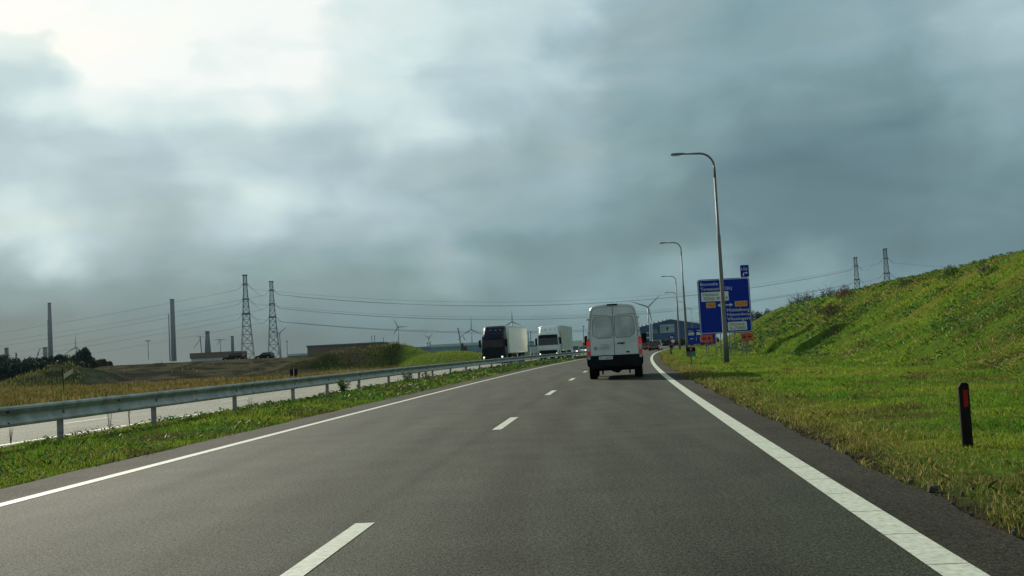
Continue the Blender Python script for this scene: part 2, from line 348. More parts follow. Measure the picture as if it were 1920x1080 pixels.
M['signblue'] = mat('sign_blue', (.001, .020, .26), .6, spec=.12, noise=.08, nscale=1)
M['signwhite'] = mat('sign_white', (.62, .64, .58), .45, noise=.06, nscale=2)
M['signblack'] = mat('sign_black', (.02, .02, .02), .5)
M['signamber'] = mat('sign_amber', (.62, .27, .02), .45)
M['signred'] = mat('sign_red_text', (.30, .03, .01), .5)
M['orange'] = mat('sign_orange', (.62, .06, .02), .45, noise=.06, nscale=3)
M['red'] = mat('red_paint', (.20, .008, .012), .35, coat=.4)
M['reflector'] = mat('red_reflector', (.12, .006, .005), .35, spec=.2, noise=.15, nscale=30, emit=(.5, .02, .01), estr=.05)
M['post'] = mat('marker_post', (.010, .007, .007), .7, spec=.1, noise=.25, nscale=10, dirt=((.025, .018, .012), 8, .5))
M['teal'] = mat('teal_board', (.02, .16, .15), .5); M['brown'] = mat('brown_board', (.11, .06, .03), .6); M['pinkdot'] = mat('pink_dot', (.42, .18, .20), .5)
M['pylon'] = mat('pylon_steel', (.085, .10, .10), .6, metal=.3, noise=.1)
M['wire'] = mat('conductor', (.045, .055, .055), .6)
M['concrete'] = mat('chimney_concrete', (.16, .145, .15), .85, noise=.1, nscale=.05)
M['darkind'] = mat('plant_steel', (.08, .10, .105), .8, noise=.2, nscale=.1)
M['turbine'] = mat('turbine_grey', (.26, .30, .32), .5)
M['hall'] = None
M['brick'] = mat('orange_brick', (.15, .095, .065), .85, noise=.1, nscale=.3)
M['wallwhite'] = mat('pale_wall', (.42, .44, .42), .7, noise=.08, nscale=.3)
M['tealshed'] = mat('teal_shed', (.10, .20, .21), .6, noise=.1, nscale=.2)
M['blueshed'] = mat('blue_grey_shed', (.09, .13, .18), .6, noise=.1, nscale=.2)
M['bark'] = mat('bark', (.05, .042, .03), .9, noise=.3, nscale=3)
M['stone'] = mat('loose_stone', (.06, .052, .038), .9, noise=.4, nscale=15)
M['beige'] = mat('beige_board', (.42, .40, .28), .7)
M['oncoming'] = mat('blue_grey_paint', (.08, .11, .12), .35, coat=.5)
M['carpink'] = mat('burgundy_paint', (.06, .008, .015), .35, coat=.4)
def corrugated(name, c):
    m = mat(name, c, .5, noise=.06, nscale=.4); t = m.node_tree; b = t.nodes['Principled BSDF']
    w = t.nodes.new('ShaderNodeTexWave'); w.inputs['Scale'].default_value = 1.2; g = t.nodes.new('ShaderNodeTexCoord'); t.links.new(g.outputs['Object'], w.inputs[0])
    bp = t.nodes.new('ShaderNodeBump'); bp.inputs['Strength'].default_value = .6; bp.inputs['Distance'].default_value = .05
    t.links.new(w.outputs['Fac'], bp.inputs['Height']); t.links.new(bp.outputs[0], b.inputs['Normal']); return m
M['hall'] = corrugated('blue_cladding', (.010, .055, .15))

# ------------------------------------------------------------------ road geometry
XR = lambda y: 1.72+.088*y+.00022*y*y            # right edge line
SL = lambda y: math.atan(.088+.00044*y)
def pt(off, y, z=0.0):
    a = SL(y); return (XR(y)+off*math.cos(a), y-off*math.sin(a), z)
def ptn(off, y):
    a = np.arctan(.088+.00044*y); return XR(y)+off*np.cos(a), y-off*np.sin(a)
ip = lambda xs_, ys_: (lambda y: np.interp(y, xs_, ys_))
OL = ip([0, 80, 118, 150], [-7.78, -7.75, -7.4, -7.3])                       # left edge line
RAILO = ip([0, 50, 85, 100, 120, 140, 400], [-12.0, -12.0, -11.1, -10.3, -9.5, -9.1, -9.1])
OI = ip([0, 32, 56, 80, 100, 128, 160, 400], [-16.5, -16.1, -14.9, -13.3, -12.1, -10.9, -10.5, -10.5])   # inner line of other carriageway
ZO = ip([0, 40, 100, 400], [-.35, -.33, 0, 0])
YS = np.concatenate([np.arange(-6, 30, .5), np.arange(30, 80, 1.), np.arange(80, 200, 2.), np.arange(200, 520, 5.)])
def strip(name, o0, o1, z, m, ncol=2, ys=YS, kind='structure'):
    v = []; f = []
    for y in ys:
        a = o0(y) if callable(o0) else o0; b = o1(y) if callable(o1) else o1; zz = z(y) if callable(z) else z
        for k in range(ncol): v.append(pt(a+(b-a)*k/(ncol-1), y, zz))
    for i in range(len(ys)-1):
        for k in range(ncol-1): q = i*ncol+k; f.append((q, q+1, q+ncol+1, q+ncol))
    o = rawmesh(name, v, f, m); tag(o, kind=kind); return o
rc = np.concatenate([np.linspace(0, 1, 61)]); YR = YS; Tr, Yr = np.meshgrid(rc, YR); Or = (OL(Yr)-.14)*(1-Tr)+.12*Tr
Xr, Ywr = ptn(Or, Yr); wear_ = np.ones_like(Or)
for c0 in (-.95, -2.75, -4.6, -6.5): wear_ -= .13*np.exp(-((Or-c0+.05*np.sin(Yr*.21+c0))/.30)**2)
for c0 in (-1.85, -5.55): wear_ -= .10*np.exp(-((Or-c0)/.16)**2)*(.5+fbm(Or, Yr, 3., 301, 3))
wear_ *= 1-.18*(fbm(Or*2.2, Yr*.12, 1., 311, 4)-.5)*2*.6
wear_ *= np.where(np.abs(Or+3.76+.006*np.sin(Yr)) < .055, .80, 1.)
q_ = len(rc); i_, k_ = np.meshgrid(np.arange(len(YR)-1), np.arange(q_-1), indexing='ij'); q = (i_*q_+k_).ravel()
tag(rawmesh('road', np.stack([Xr, Ywr, 0*Xr], -1).reshape(-1, 3), np.stack([q, q+1, q+q_+1, q+q_], -1), M['asphalt'], np.repeat(wear_.reshape(-1, 1), 3, 1)), kind='structure')
strip('road_shoulder', .12, lambda y: .62+.03*math.sin(y*1.7)+.02*math.sin(y*4.1), -.004, M['shoulder'])
strip('road_shoulder', lambda y: OL(y)-.92+.03*math.sin(y*1.3)+.02*math.sin(y*3.3), lambda y: OL(y)-.14, -.004, M['shoulder'])
strip('opposite_road', lambda y: OI(y)-8.6, lambda y: OI(y)+.45, lambda y: ZO(y), M['opp'])
# painted markings
def marks(name, segs):
    v = []; f = []
    for (o0, o1, y0, y1, z) in segs:
        n = max(1, int((y1-y0)/3)); b = len(v)
        for i in range(n+1):
            y = y0+(y1-y0)*i/n; zz = z(y) if callable(z) else z
            v.append(pt(o0(y), y, zz)); v.append(pt(o1(y), y, zz))
        for i in range(n): q = b+2*i; f.append((q, q+1, q+3, q+2))
    return tag(rawmesh(name, v, f, M['line']), kind='structure')
sg = []; y = 1.25
while y < 420:
    L_ = .9 if y < 60 else 6; sg.append((lambda t: -.11, lambda t: .11, y, y+L_-(.012 if y < 60 else 0), .004)); y += L_
marks('edge_line_marking', sg)
marks('edge_line_marking', [(lambda t: OL(t)-.08, lambda t: OL(t)+.08, -4, 500, .004)])
sg = []; y = 16.97-24
while y < 400: sg.append((lambda t: -3.65-.075, lambda t: -3.65+.075, y, y+2.95, .004)); y += 11.95
marks('lane_dash_marking', sg)
zo4 = lambda y: float(ZO(y))+.004
marks('edge_line_marking', [(lambda t: OI(t)-.09, lambda t: OI(t)+.09, -4, 420, zo4), (lambda t: OI(t)-8.0, lambda t: OI(t)-7.85, -4, 420, zo4)])
sg = []; y = 32.5-12*2
while y < 400: sg.append((lambda t: OI(t)-3.65, lambda t: OI(t)-3.53, y, y+3, zo4)); y += 12
marks('lane_dash_marking', sg)

# ------------------------------------------------------------------ terrain
HC = ip([0, 44, 56, 70, 93, 130, 166, 185, 225], [5.0, 4.95, 5.0, 5.0, 5.1, 5.6, 6.0, 5.7, 0])
TOE = 8.4
def z_right(off, y):
    off = np.asarray(off, float); y = np.asarray(y, float)
    base = -.03+.05*sst(.6, 1.6, off)+.05*(fbm(off, y, 1.6, 3)-.5)*sst(.6, 2, off)
    toe = TOE+.5*(fbm(off*0+3, y, 12, 11)-.5)
    h = HC(y)*(1+.09*(fbm(off*.3, y, 9, 5)-.5))
    s = (off-toe)/1.62
    t = np.clip(s, 0, None); up = h*(1-np.exp(-(t/h.clip(.3))**2.2*1.2))*.35+np.minimum(t, h)*.65
    up = np.where(h < .3, 0, up)
    step = .55*sst(65.75, 66.0, y)*(1-sst(67, 115, y))*sst(-.3, .35, s)*(1-sst(1.5, 2.4, s))
    back = sst(toe+24, toe+40, off)
    rough = (fbm(off, y, 1.3, 21, 4)-.5)*.20*sst(.1, .8, s)+(fbm(off, y, 5, 31, 3)-.5)*.26*sst(.2, 1.5, s)
    return base+(up*(1-back))+step+rough*np.where(h < .3, .2, 1)
def z_med(off, y):
    a = OL(y)-.86; b = OI(y)+.4; t = np.clip((off-a)/(b-a), 0, 1)
    return -.03+(ZO(y)-.0)*sst(.35, 1, t)+.08*np.sin(np.pi*np.clip(t*1.5, 0, 1))+.05*(fbm(off, y, 1.2, 8)-.5)
def grid(name, offs, ys, zf, cf, m):
    O, Y = np.meshgrid(offs, ys)
    if callable(zf): Z = zf(O, Y)
    X, Yw = ptn(O, Y); v = np.stack([X, Yw, Z], -1).reshape(-1, 3); n = len(offs)
    i, k = np.meshgrid(np.arange(len(ys)-1), np.arange(n-1), indexing='ij'); q = (i*n+k).ravel()
    f = np.stack([q, q+1, q+n+1, q+n], -1)
    o = rawmesh(name, v, f, m, cf(O, Y, Z).reshape(-1, 3), smooth=True); tag(o, kind='structure'); return o
def mixc(a, b, t): t = np.asarray(t)[..., None]; return np.array(a)*(1-t)+np.array(b)*t
GREEN = (.070, .115, .016); OLIVE = (.12, .13, .022); STRAW = (.13, .105, .035); BROWN = (.065, .045, .025); SOIL = (.10, .085, .062); LUSH = (.040, .11, .012)
def c_right(O, Y, Z):
    n1 = fbm(O, Y, 4.5, 41, 4); n2 = fbm(O, Y, 1.1, 42, 4)
    c = mixc(GREEN, OLIVE, sst(.42, .62, n1)); c = c*(1-.6*sst(.55, .75, n2)[..., None])+np.array(BROWN)*.6*sst(.55, .75, n2)[..., None]
    e = 1-sst(.6, 1.25, O+.8*(n2-.5)); c = c*(1-e[..., None])+np.array((.045, .034, .022))*e[..., None]
    return c
offr = np.concatenate([np.arange(.55, 10, .22), np.arange(10, 21, .33), np.arange(21, 60, 2.)])
ysr = np.concatenate([np.arange(-8, 40, .3), np.arange(40, 65.6, .5), np.arange(65.6, 66.3, .08), np.arange(66.5, 100, .5), np.arange(100, 300, 1.5)])
grid('embankment', offr, ysr, z_right, c_right, M['ground'])
def c_med(O, Y, Z):
    n = fbm(O, Y, 1.5, 51); return mixc(GREEN, BROWN, sst(.4, .65, n))
T = np.linspace(0, 1, 34); Tm, Ym = np.meshgrid(T, ysr); Om = (OL(Ym)-.86)*(1-Tm)+(OI(Ym)+.4)*Tm
Zm = z_med(Om, Ym); Xm, Yw = ptn(Om, Ym); nn = len(T); i_, k_ = np.meshgrid(np.arange(len(ysr)-1), np.arange(nn-1), indexing='ij'); q = (i_*nn+k_).ravel()
tag(rawmesh('median_ground', np.stack([Xm, Yw, Zm], -1).reshape(-1, 3), np.stack([q, q+nn, q+nn+1, q+1], -1), M['ground'], c_med(Om, Ym, Zm).reshape(-1, 3), True), kind='structure')
# field with spoil heaps beyond the other carriageway
def fld(x, y):
    n = fbm(x, y, 9, 61, 5); n2 = fbm(x, y, 3, 71, 4)
    z = -.22+.25*(n-.5)+.12*(n2-.5)
    pl = sst(122, 149, y+8*(n-.5))*sst(-.425, -.385, x/np.maximum(y, 1.))*(1-sst(-30, -24, x+.0*y))
    z = z+pl*(2.25+.5*(fbm(x, y, 14, 81)-.5)-.008*(x+50))
    m1x = np.interp(x, [-30, -27, -24, -20, -17, -15.2, -13.5, -11.8, -10.5], [0, 2.0, 2.5, 2.75, 3.1, 3.0, 1.9, .7, 0])
    z = z+m1x*np.exp(-((y-139)/8.)**4)*(1+.35*(n2-.5))*(1-.9*pl)
    m2 = 1.75*np.clip(1-((x+7.9)/6.6)**2, 0, 1)**.8*np.exp(-((y-134)/9.)**4)
    z = z+m2*(1+.15*(n2-.5))
    m0 = 2.3*np.clip(1-((x+54.5)/7.0)**2, 0, 1)*np.exp(-((y-127)/6.)**2)*(1+.9*(n2-.5))
    pd = sst(101, 114, y+9*(n-.5))*sst(-.425, -.385, x/np.maximum(y, 1.))*(1-sst(-27, -21, x))
    return z+m0, pd, m1x*np.exp(-((y-139)/8.)**4), m2, m0
ysf = np.concatenate([np.arange(-10, 70, 3.), np.arange(70, 115, 1.2), np.arange(115, 160, .7), np.arange(160, 300, 4.)])
dd = np.concatenate([[0, .3, .8, 1.5], np.arange(2.5, 30, .8), np.arange(30, 110, 1.1), np.arange(110, 190, 6.)])
Df, Yf = np.meshgrid(dd, ysf); Xf = XR(Yf)+OI(Yf)-8.55-Df; Zf, pl, m1, m2, m0 = fld(Xf, Yf)
edge = sst(0, 2, Df); Zf = Zf*edge+(ZO(Yf)-.03)*(1-edge)
n1 = fbm(Xf, Yf, 6, 91, 5); n2 = fbm(Xf, Yf, 1.8, 92, 4)
Cf = mixc(STRAW, OLIVE, sst(.35, .6, n1)); Cf = Cf*(1-.7*sst(.5, .75, n2)[..., None])+np.array((.10, .075, .03))*.7*sst(.5, .75, n2)[..., None]
dirt = np.clip(pl*1.6, 0, 1)*sst(.25, .45, n2*.5+n1*.5+.2*pl); Cf = Cf*(1-dirt[..., None])+mixc((.038, .036, .026), (.098, .084, .052), sst(.36, .66, n2))*dirt[..., None]
k = np.clip(m1*1.2, 0, 1); mc_ = mixc(mixc((.075, .080, .022), (.035, .042, .014), sst(.38, .52, n1)), (.10, .075, .045), sst(.5, .66, n2)); Cf = Cf*(1-k[..., None])+mc_*k[..., None]
k = np.clip(m2*1.6, 0, 1); Cf = Cf*(1-k[..., None])+mixc((.09, .14, .02), (.15, .15, .035), n2)*k[..., None]
k = np.clip(m0*.9, 0, 1); Cf = Cf*(1-k[..., None])+mixc((.035, .045, .025), (.09, .085, .05), sst(.4, .7, n2))*k[..., None]
nf = len(dd); i_, k_ = np.meshgrid(np.arange(len(ysf)-1), np.arange(nf-1), indexing='ij'); q = (i_*nf+k_).ravel()
tag(rawmesh('field', np.stack([Xf, Yf, Zf], -1).reshape(-1, 3), np.stack([q, q+nf, q+nf+1, q+1], -1), M['ground'], Cf.reshape(-1, 3), True), kind='structure')
# ground to the horizon
g = 2900.; M['far'] = mat('far_ground', (.07, .073, .03), .95, noise=.4, nscale=.02, spec=0)
tag(rawmesh('ground', [(-g, -150, -.6), (g, -150, -.6), (g, 3400, -.6), (-g, 3400, -.6)], [(0, 1, 2, 3)], M['far']), kind='structure')

# ------------------------------------------------------------------ grass
def blades(name, pts, h, w, col, mt, lean=.45, leaf=False):
    n = len(pts); a = rng.uniform(0, 2*np.pi, n); dx = np.stack([np.cos(a), np.sin(a), 0*a], -1)
    b = rng.uniform(0, 2*np.pi, n); ln = np.stack([np.cos(b), np.sin(b), 0*b], -1)*(rng.uniform(.1, 1, n)*lean)[:, None]*h[:, None]
    up = np.zeros((n, 3)); up[:, 2] = h
    p = np.asarray(pts); hw = dx*(w/2)[:, None]
    if leaf:   # lens shaped leaf quad, tilted
        mid = p+up*.5+ln*.6
        v = np.stack([p, mid+hw, p+up*.8+ln*1.6, mid-hw], 1).reshape(-1, 3); f = np.arange(4*n).reshape(n, 4); c = np.repeat(col, 4, 0)
    else:
        mid = p+up*.62+ln*.35
        v = np.stack([p-hw, p+hw, mid+hw*.6, p+up*.95+ln*1.1, mid-hw*.6], 1).reshape(-1, 3)
        f = np.arange(5*n).reshape(n, 5); c = np.repeat(col, 5, 0)
    return rawmesh(name, v, f, mt, c)
def jit(c, s=.25):
    n = len(c); return np.clip(c*(1+rng.normal(0, s, (n, 1)))*(1+rng.normal(0, .08, (n, 3))), .004, .8)
BG = (.140, .255, .022); BY = (.225, .30, .032); BS = (.34, .28, .10); BD = (.12, .08, .035); BL = (.075, .20, .020)
def grasscol(o, y, dry=0.):
    n1 = fbm(o, y, 4.5, 41, 4); n2 = fbm(o, y, 1.1, 42, 4); n3 = fbm(o, y, 2.6, 43, 3)
    c = mixc(BG, BY, sst(.40, .62, n1)); c = mixc((1, 1, 1), (1, 1, 1), n1*0)*c
    k = sst(.52, .68, n3)[:, None]*.75; c = c*(1-k)+np.array(BL)*k
    k = np.clip(sst(.56, .74, n2)+dry, 0, 1)[:, None]*.7; c = c*(1-k)+np.array(BD)*k
    r = rng.random(len(o)); s = (r < .09+.25*dry)[:, None]; return jit(np.where(s, np.array(BS), c))
# verge: flat grass beside the road
def sample_y(n, y0, y1, p):      # density ~ y^-p per unit length
    u = rng.random(n); a = 1-p; return (y0**a+u*(y1**a-y0**a))**(1/a)
n = 420000; y = sample_y(n, 5.5, 200, 1.35); o = .60+rng.random(n)**.95*(8.6-.60)
tuft = fbm(o, y, .5, 101, 3); keep = rng.random(n) < np.clip(.25+1.6*(tuft-.3), .1, 1)*sst(.50, .95, o+.4*(tuft-.5)); o, y = o[keep], y[keep]; n = len(o)
x_, yw = ptn(o, y); z = z_right(o, y); sc = np.clip(y/14, 1, 7)
dry = .8*(1-sst(1.1, 2.4, o+1.0*(fbm(o, y, 1.5, 103)-.5)))
h = (rng.uniform(.02, .065, n)+.12*np.clip(fbm(o, y, .9, 104)-.5, 0, 1)*2)*np.clip(sc**.35, 1, 2)
tag(blades('verge_grass', np.stack([x_, yw, z-.01], -1), h, .008*sc*rng.uniform(.7, 1.4, n), grasscol(o, y, dry), M['blade'], lean=1.1), 'short green verge grass with dry brown patches beside the right shoulder', 'grass', kind='stuff')
# embankment: rough grass and weeds
n = 380000; y = sample_y(n, 12, 215, 1.25); o = TOE-.6+rng.random(n)*15
clump = fbm(o, y, 1.2, 111, 4); keep = rng.random(n) < np.clip((clump-.33)*3.2, .12, 1); o, y, clump = o[keep], y[keep], clump[keep]; n = len(o)
ok = (HC(y) > .5) & ~((y > 65.55) & (y < 66.05) & (o < TOE+4)); o, y, clump = o[ok], y[ok], clump[ok]; n = len(o)
x_, yw = ptn(o, y); z = z_right(o, y); sc = np.clip(y/22, 1, 6)
h = rng.uniform(.035, .11, n)*(.6+1.3*clump)*np.clip(sc**.4, 1, 1.8)
c = grasscol(o*.8, y*.8, .04*rng.random(n)+.6*sst(.50, .66, fbm(o, y, 4, 115, 5)))*np.array([1.16, 1.12, 1.1])
tag(blades('embankment_grass', np.stack([x_, yw, z-.03], -1), h, .016*sc*rng.uniform(.6, 1.5, n), c, M['blade'], lean=1.3), 'rough green and brown grass covering the tall embankment slope', 'grass', kind='stuff')
n = 46000; y = sample_y(n, 14, 150, 1.2); o = TOE-.3+rng.random(n)*13
clump = fbm(o, y, 1.6, 121, 4); keep = clump > .53; o, y, clump = o[keep], y[keep], clump[keep]; n = len(o)
x_, yw = ptn(o, y); z = z_right(o, y)+rng.uniform(0, .12, n)*(clump-.45)*4; sc = np.clip(y/26, 1, 4)
c = jit(np.where((rng.random(n) < .8)[:, None], np.array((.05, .13, .018)), np.array((.16, .18, .05))), .35)
tag(blades('embankment_weeds', np.stack([x_, yw, z], -1), .07*sc*rng.uniform(.6, 1.3, n), .05*sc*rng.uniform(.6, 1.3, n), c, M['leaf'], lean=1.4, leaf=True), 'broad leaved weeds in dark green clumps on the embankment', 'weeds', kind='stuff')
# median
n = 170000; y = sample_y(n, 8, 180, 1.25); t = rng.random(n); a = OL(y)-.98; b = OI(y)+.45; o = a+(b-a)*t**1.15
tuft = fbm(o, y, .45, 131, 3); keep = rng.random(n) < np.clip(.3+1.8*(tuft-.33), .1, 1); o, y = o[keep], y[keep]; n = len(o)
x_, yw = ptn(o, y); z = z_med(o, y); sc = np.clip(y/20, .9, 6)
tall = np.clip((fbm(o, y, 1.3, 133)-.52)*5, 0, 1)
h = (rng.uniform(.025, .08, n)+.13*tall*rng.random(n))*np.clip(sc**.3, 1, 1.6)
c = grasscol(o, y, .1); k = (tall*.5*(rng.random(n)))[:, None]; c = c*(1-k)+np.array(BL)*k
tag(blades('median_grass', np.stack([x_, yw, z-.01], -1), h, .010*sc*rng.uniform(.6, 1.5, n), c, M['blade'], lean=1.0), 'uneven green grass and weeds on the median under the crash barrier', 'grass', kind='stuff')
n = 15000; y = sample_y(n, 9, 120, 1.2); t = rng.random(n)**1.3; a = OL(y)-.95; b = OI(y)+.5; o = a+(b-a)*t
cl = fbm(o, y, 1.1, 141, 3); keep = cl > .52; o, y, cl = o[keep], y[keep], cl[keep]; n = len(o); x_, yw = ptn(o, y); sc = np.clip(y/20, .9, 4)
z = z_med(o, y)+rng.uniform(0, .12, n)*(cl-.45)*4
c = jit(np.where((rng.random(n) < .75)[:, None], np.array((.05, .14, .02)), np.array((.16, .12, .05))), .35)
tag(blades('median_weeds', np.stack([x_, yw, z], -1), .06*sc*rng.uniform(.6, 1.4, n), .045*sc*rng.uniform(.5, 1.3, n), c, M['leaf'], lean=1.4, leaf=True), 'leafy low weeds in clumps along the median edge', 'weeds', kind='stuff')
# straw grass on the field
n = 80000; x_ = rng.uniform(-72, 2, n); y = rng.uniform(48, 150, n); keep = x_ < XR(y)+OI(y)-9.5; x_, y = x_[keep], y[keep]
z, pl_, m1_, m2_, m0_ = fld(x_, y); keep = rng.random(len(x_)) > (np.clip(pl_*1.6, 0, .985)+.0); x_, y, z, m1_, m2_ = x_[keep], y[keep], z[keep], m1_[keep], m2_[keep]; n = len(x_)
c = np.where((fbm(x_, y, 6, 91, 5) < .5)[:, None], np.array((.19, .135, .05)), np.array((.12, .115, .032)))
c = np.where((m1_ > .4)[:, None], np.where((rng.random(n) < .45)[:, None], np.array((.05, .075, .02)), np.array((.12, .10, .035))), c); c = np.where((m2_ > .3)[:, None], np.array((.15, .20, .03)), c)
h = np.where(m2_ > .3, .16, rng.uniform(.2, .5, n))
tag(blades('field_grass', np.stack([x_, y, z-.03], -1), h, rng.uniform(.05, .13, n), jit(c, .3), M['blade'], lean=.5), 'dry yellow tall grass on the field beyond the other carriageway', 'grass', kind='stuff')
# broken asphalt and stones along the right road edge
mb = MB()
for i in range(150):
    y = float(sample_y(1, 5, 60, 1.3)[0]); o = .62+abs(random.gauss(0, .22)); p = Vector(pt(o, y, 0)); r = random.uniform(.005, .02)*(1.7 if random.random() < .08 else 1)
    a0 = random.random()*6
    ring = [[p+Vector((math.cos(a0+k*1.256)*r*random.uniform(.7, 1.2)*s_, math.sin(a0+k*1.256)*r*random.uniform(.7, 1.2)*s_, zz)) for k in range(5)] for s_, zz in ((1, -.02), (1, r*.4), (.5, r*.75))]
    mb.loft(ring)
tag(mb.build('edge_stones', M['stone']), 'small stones and crumbled asphalt along the right road edge', 'stones', kind='stuff')
# leafy rubble on the left heap is part of the field colour; individual weeds by the barrier
def weed(px, py, hgt, lab, col, n=60, sp=.25, dry=False):
    p = gnd(px, py, 0.02); r = thing('roadside_weed', lab, 'weed', p, 0, 'tall weeds along the crash barrier')
    mb = MB(); lv = []
    for i in range(7):
        a = random.random()*6.28; q = Vector((math.cos(a)*sp*random.random(), math.sin(a)*sp*random.random(), hgt*random.uniform(.6, 1)))
        mb.tube((q.x*.2, q.y*.2, 0), q, .004, .002, 4)
        for k in range(n//7): t_ = random.uniform(.25, 1); lv.append((q.x*t_+random.gauss(0, .03), q.y*t_+random.gauss(0, .03), q.z*t_))
    mb.build('stem', M['stemm'], r); lv = np.array(lv); c = jit(np.tile(col, (len(lv), 1)), .3)
    k_w = .35 if dry else 1; o = blades('leaves', lv, k_w*rng.uniform(.05, .10, len(lv)), k_w*rng.uniform(.025, .05, len(lv)), c, M['leaf'], lean=1.2, leaf=True); o.parent = r
M['stemm'] = mat('weed_stem', (.10, .08, .04), .8)
weed(643, 741, .55, 'bushy green weed beside the fourth visible barrier post', (.08, .14, .03), 420, .32)
weed(205, 803, .55, 'thin dry brown weed left of the second barrier post', (.20, .15, .09), 28, .10, True)
weed(243, 800, .55, 'tall dry brown seed weed touching the second barrier post', (.20, .15, .09), 30, .06, True)
weed(765, 722, .6, 'leafy green weed further along under the barrier', (.08, .14, .03), 300, .3)
weed(20, 832, .35, 'small dry weed at the far left beside the first barrier post', (.18, .13, .08), 24, .08, True)
weed(470, 765, .4, 'thin reddish dry weed between the third and fourth barrier posts', (.20, .14, .09), 24, .10, True)
weed(800, 716, .5, 'reddish brown weed patch among the four close barrier posts', (.14, .09, .05), 160, .35)

# ------------------------------------------------------------------ crash barrier
rail = thing('crash_barrier', 'long galvanised steel crash barrier on posts along the grass median', 'crash barrier', pt(-12, 10, 0))
prof = [(-.05, .31), (.0, .29), (.035, .31), (.04, .35), (.0, .41), (-.035, .455), (-.04, .49), (-.035, .525), (.0, .57), (.04, .63), (.035, .67), (.0, .70), (-.05, .68)]
prof = [(dx, .405+(z-.29)*.86) for dx, z in prof]
back = [(dx-.012, z) for dx, z in reversed(prof[1:-1])]
ysb = np.concatenate([np.arange(4, 60, 1.), np.arange(60, 260, 3.)]); rings = []
iv = rail.location
for y in ysb:
    a = SL(y); c, s = math.cos(a), math.sin(a)
    rings.append([Vector(pt(float(RAILO(y))+dx, y, z)) - iv for dx, z in prof+back])
mb = MB(); mb.loft(rings); mb.build('rail_beam', M['galv'], rail, smooth=False)
# spacer blocks/bolts and posts
def postm():
    mb = MB(); mb.box(-.05, .05, -.03, -.024, -.3, .62); mb.box(-.05, -.044, -.024, .03, -.3, .62); mb.box(.044, .05, -.024, .03, -.3, .62); mb.box(-.02, .09, -.02, .02, .50, .60); return mb
pys = [14.9+4*i for i in range(-2, 8)]
pys = [11, 15, 18.9, 22.9, 27.9, 33.0, 36.9, 41.4, 46.6, 51.3, 53.0, 54.6, 56.2, 61, 65.8, 70.6, 75.4, 80.2, 85]+[85+4.8*i for i in range(1, 28)]
pm = None
for y in pys:
    p = Vector(pt(float(RAILO(y))-.10, y, 0))
    if pm is None: po = postm().build('post', M['galv_post'], rail); pm = po.data
    else: po = bpy.data.objects.new('post', pm); COL.objects.link(po); po.parent = rail
    po.location = p-iv; po.rotation_euler.z = -SL(y)
for k, y in enumerate(np.arange(13, 70, 4.0)):   # bolts at the beam joints
    for dz in (.47, .66):
        p = Vector(pt(float(RAILO(y))+.02, y, dz))-iv; MB().disc(p, .016, (1, 0, 0), .05, 6).build('bolt', M['black'], rail)

# ------------------------------------------------------------------ street lamps
def lamp_proto():
    t = thing('street_lamp', '', 'street lamp', (0, 0, 0), 0, 'street lamps along the right verge')
    mb = MB(); mb.path([(0, 0, -.2), (0, 0, 1.4), (0, 0, 1.5), (0, 0, 6.6), (0, 0, 6.7), (0, 0, 9.6)], [.135, .13, .115, .095, .07, .062], 12)
    mb.build('pole', M['lamp_steel'], t, smooth=True)
    pts = [(0, 0, 9.6)]+[(-.75+.75*math.cos(a), 0, 10.15+.75*math.sin(a)) for a in np.linspace(0, math.pi/2, 8)]+[(-1.5, 0, 10.92)]
    MB().path(pts, [.062]+[.055]*8+[.04], 10).build('arm', M['lamp_steel'], t, smooth=True)
    rings = []
    for x, w, h in ((-1.42, .05, .04), (-1.55, .09, .07), (-1.8, .15, .085), (-2.05, .15, .08), (-2.2, .10, .05)):
        rings.append([(x, w*math.cos(a), 10.92+(h if math.sin(a) > 0 else h*.5)*math.sin(a)) for a in np.linspace(0, 2*math.pi, 12, endpoint=False)])
    hd = MB().loft(rings).build('lamp_head', M['lamp_head'], t, smooth=True)
    MB().box(-2.12, -1.72, -.10, .10, 10.855, 10.885, 0).build('lens', M['lamp_glass'], hd)
    hb = MB(); hb.box(.09, .14, -.06, .06, .5, .9); hb.build('hatch', M['lamp_steel'], t)
    return t
lamp = lamp_proto()
lp = [(at(1363, 683, 54.5), 'nearest and tallest grey street lamp, in front of the large blue direction sign'),
      (gnd(1289, 663.5), 'second nearest street lamp, just left of the large blue direction sign'),
      (Vector((XR(163)+3.2, 163, 0)), 'third street lamp, its arm just below the second lamp against the sky'),
      (Vector((33.3, 217, 0)), 'fourth street lamp, its head above the ridge of the blue hall'),
      (Vector((43.8, 271, 0)), 'fifth street lamp with a thin distant pole before the blue hall'),
      (Vector((54.2, 325, 0)), 'sixth street lamp, tiny, above the banner of the blue hall'),
      (Vector((68.5, 385, 0)), 'farthest thin street lamp, seen between the nearer poles and the blue sign')]
for i, (p, lab) in enumerate(lp):
    if i == 0: o = lamp; o.location = (p.x, p.y, 0)
    else: o = dup(lamp, (p.x, p.y, 0), 0, lab)
    o['label'] = lab; o.rotation_euler.z = -SL(p.y)*.6; o.scale = (1, 1, (1, 1.065, 1.045, 1.05, 1.05, 1.05, 1.05)[i])

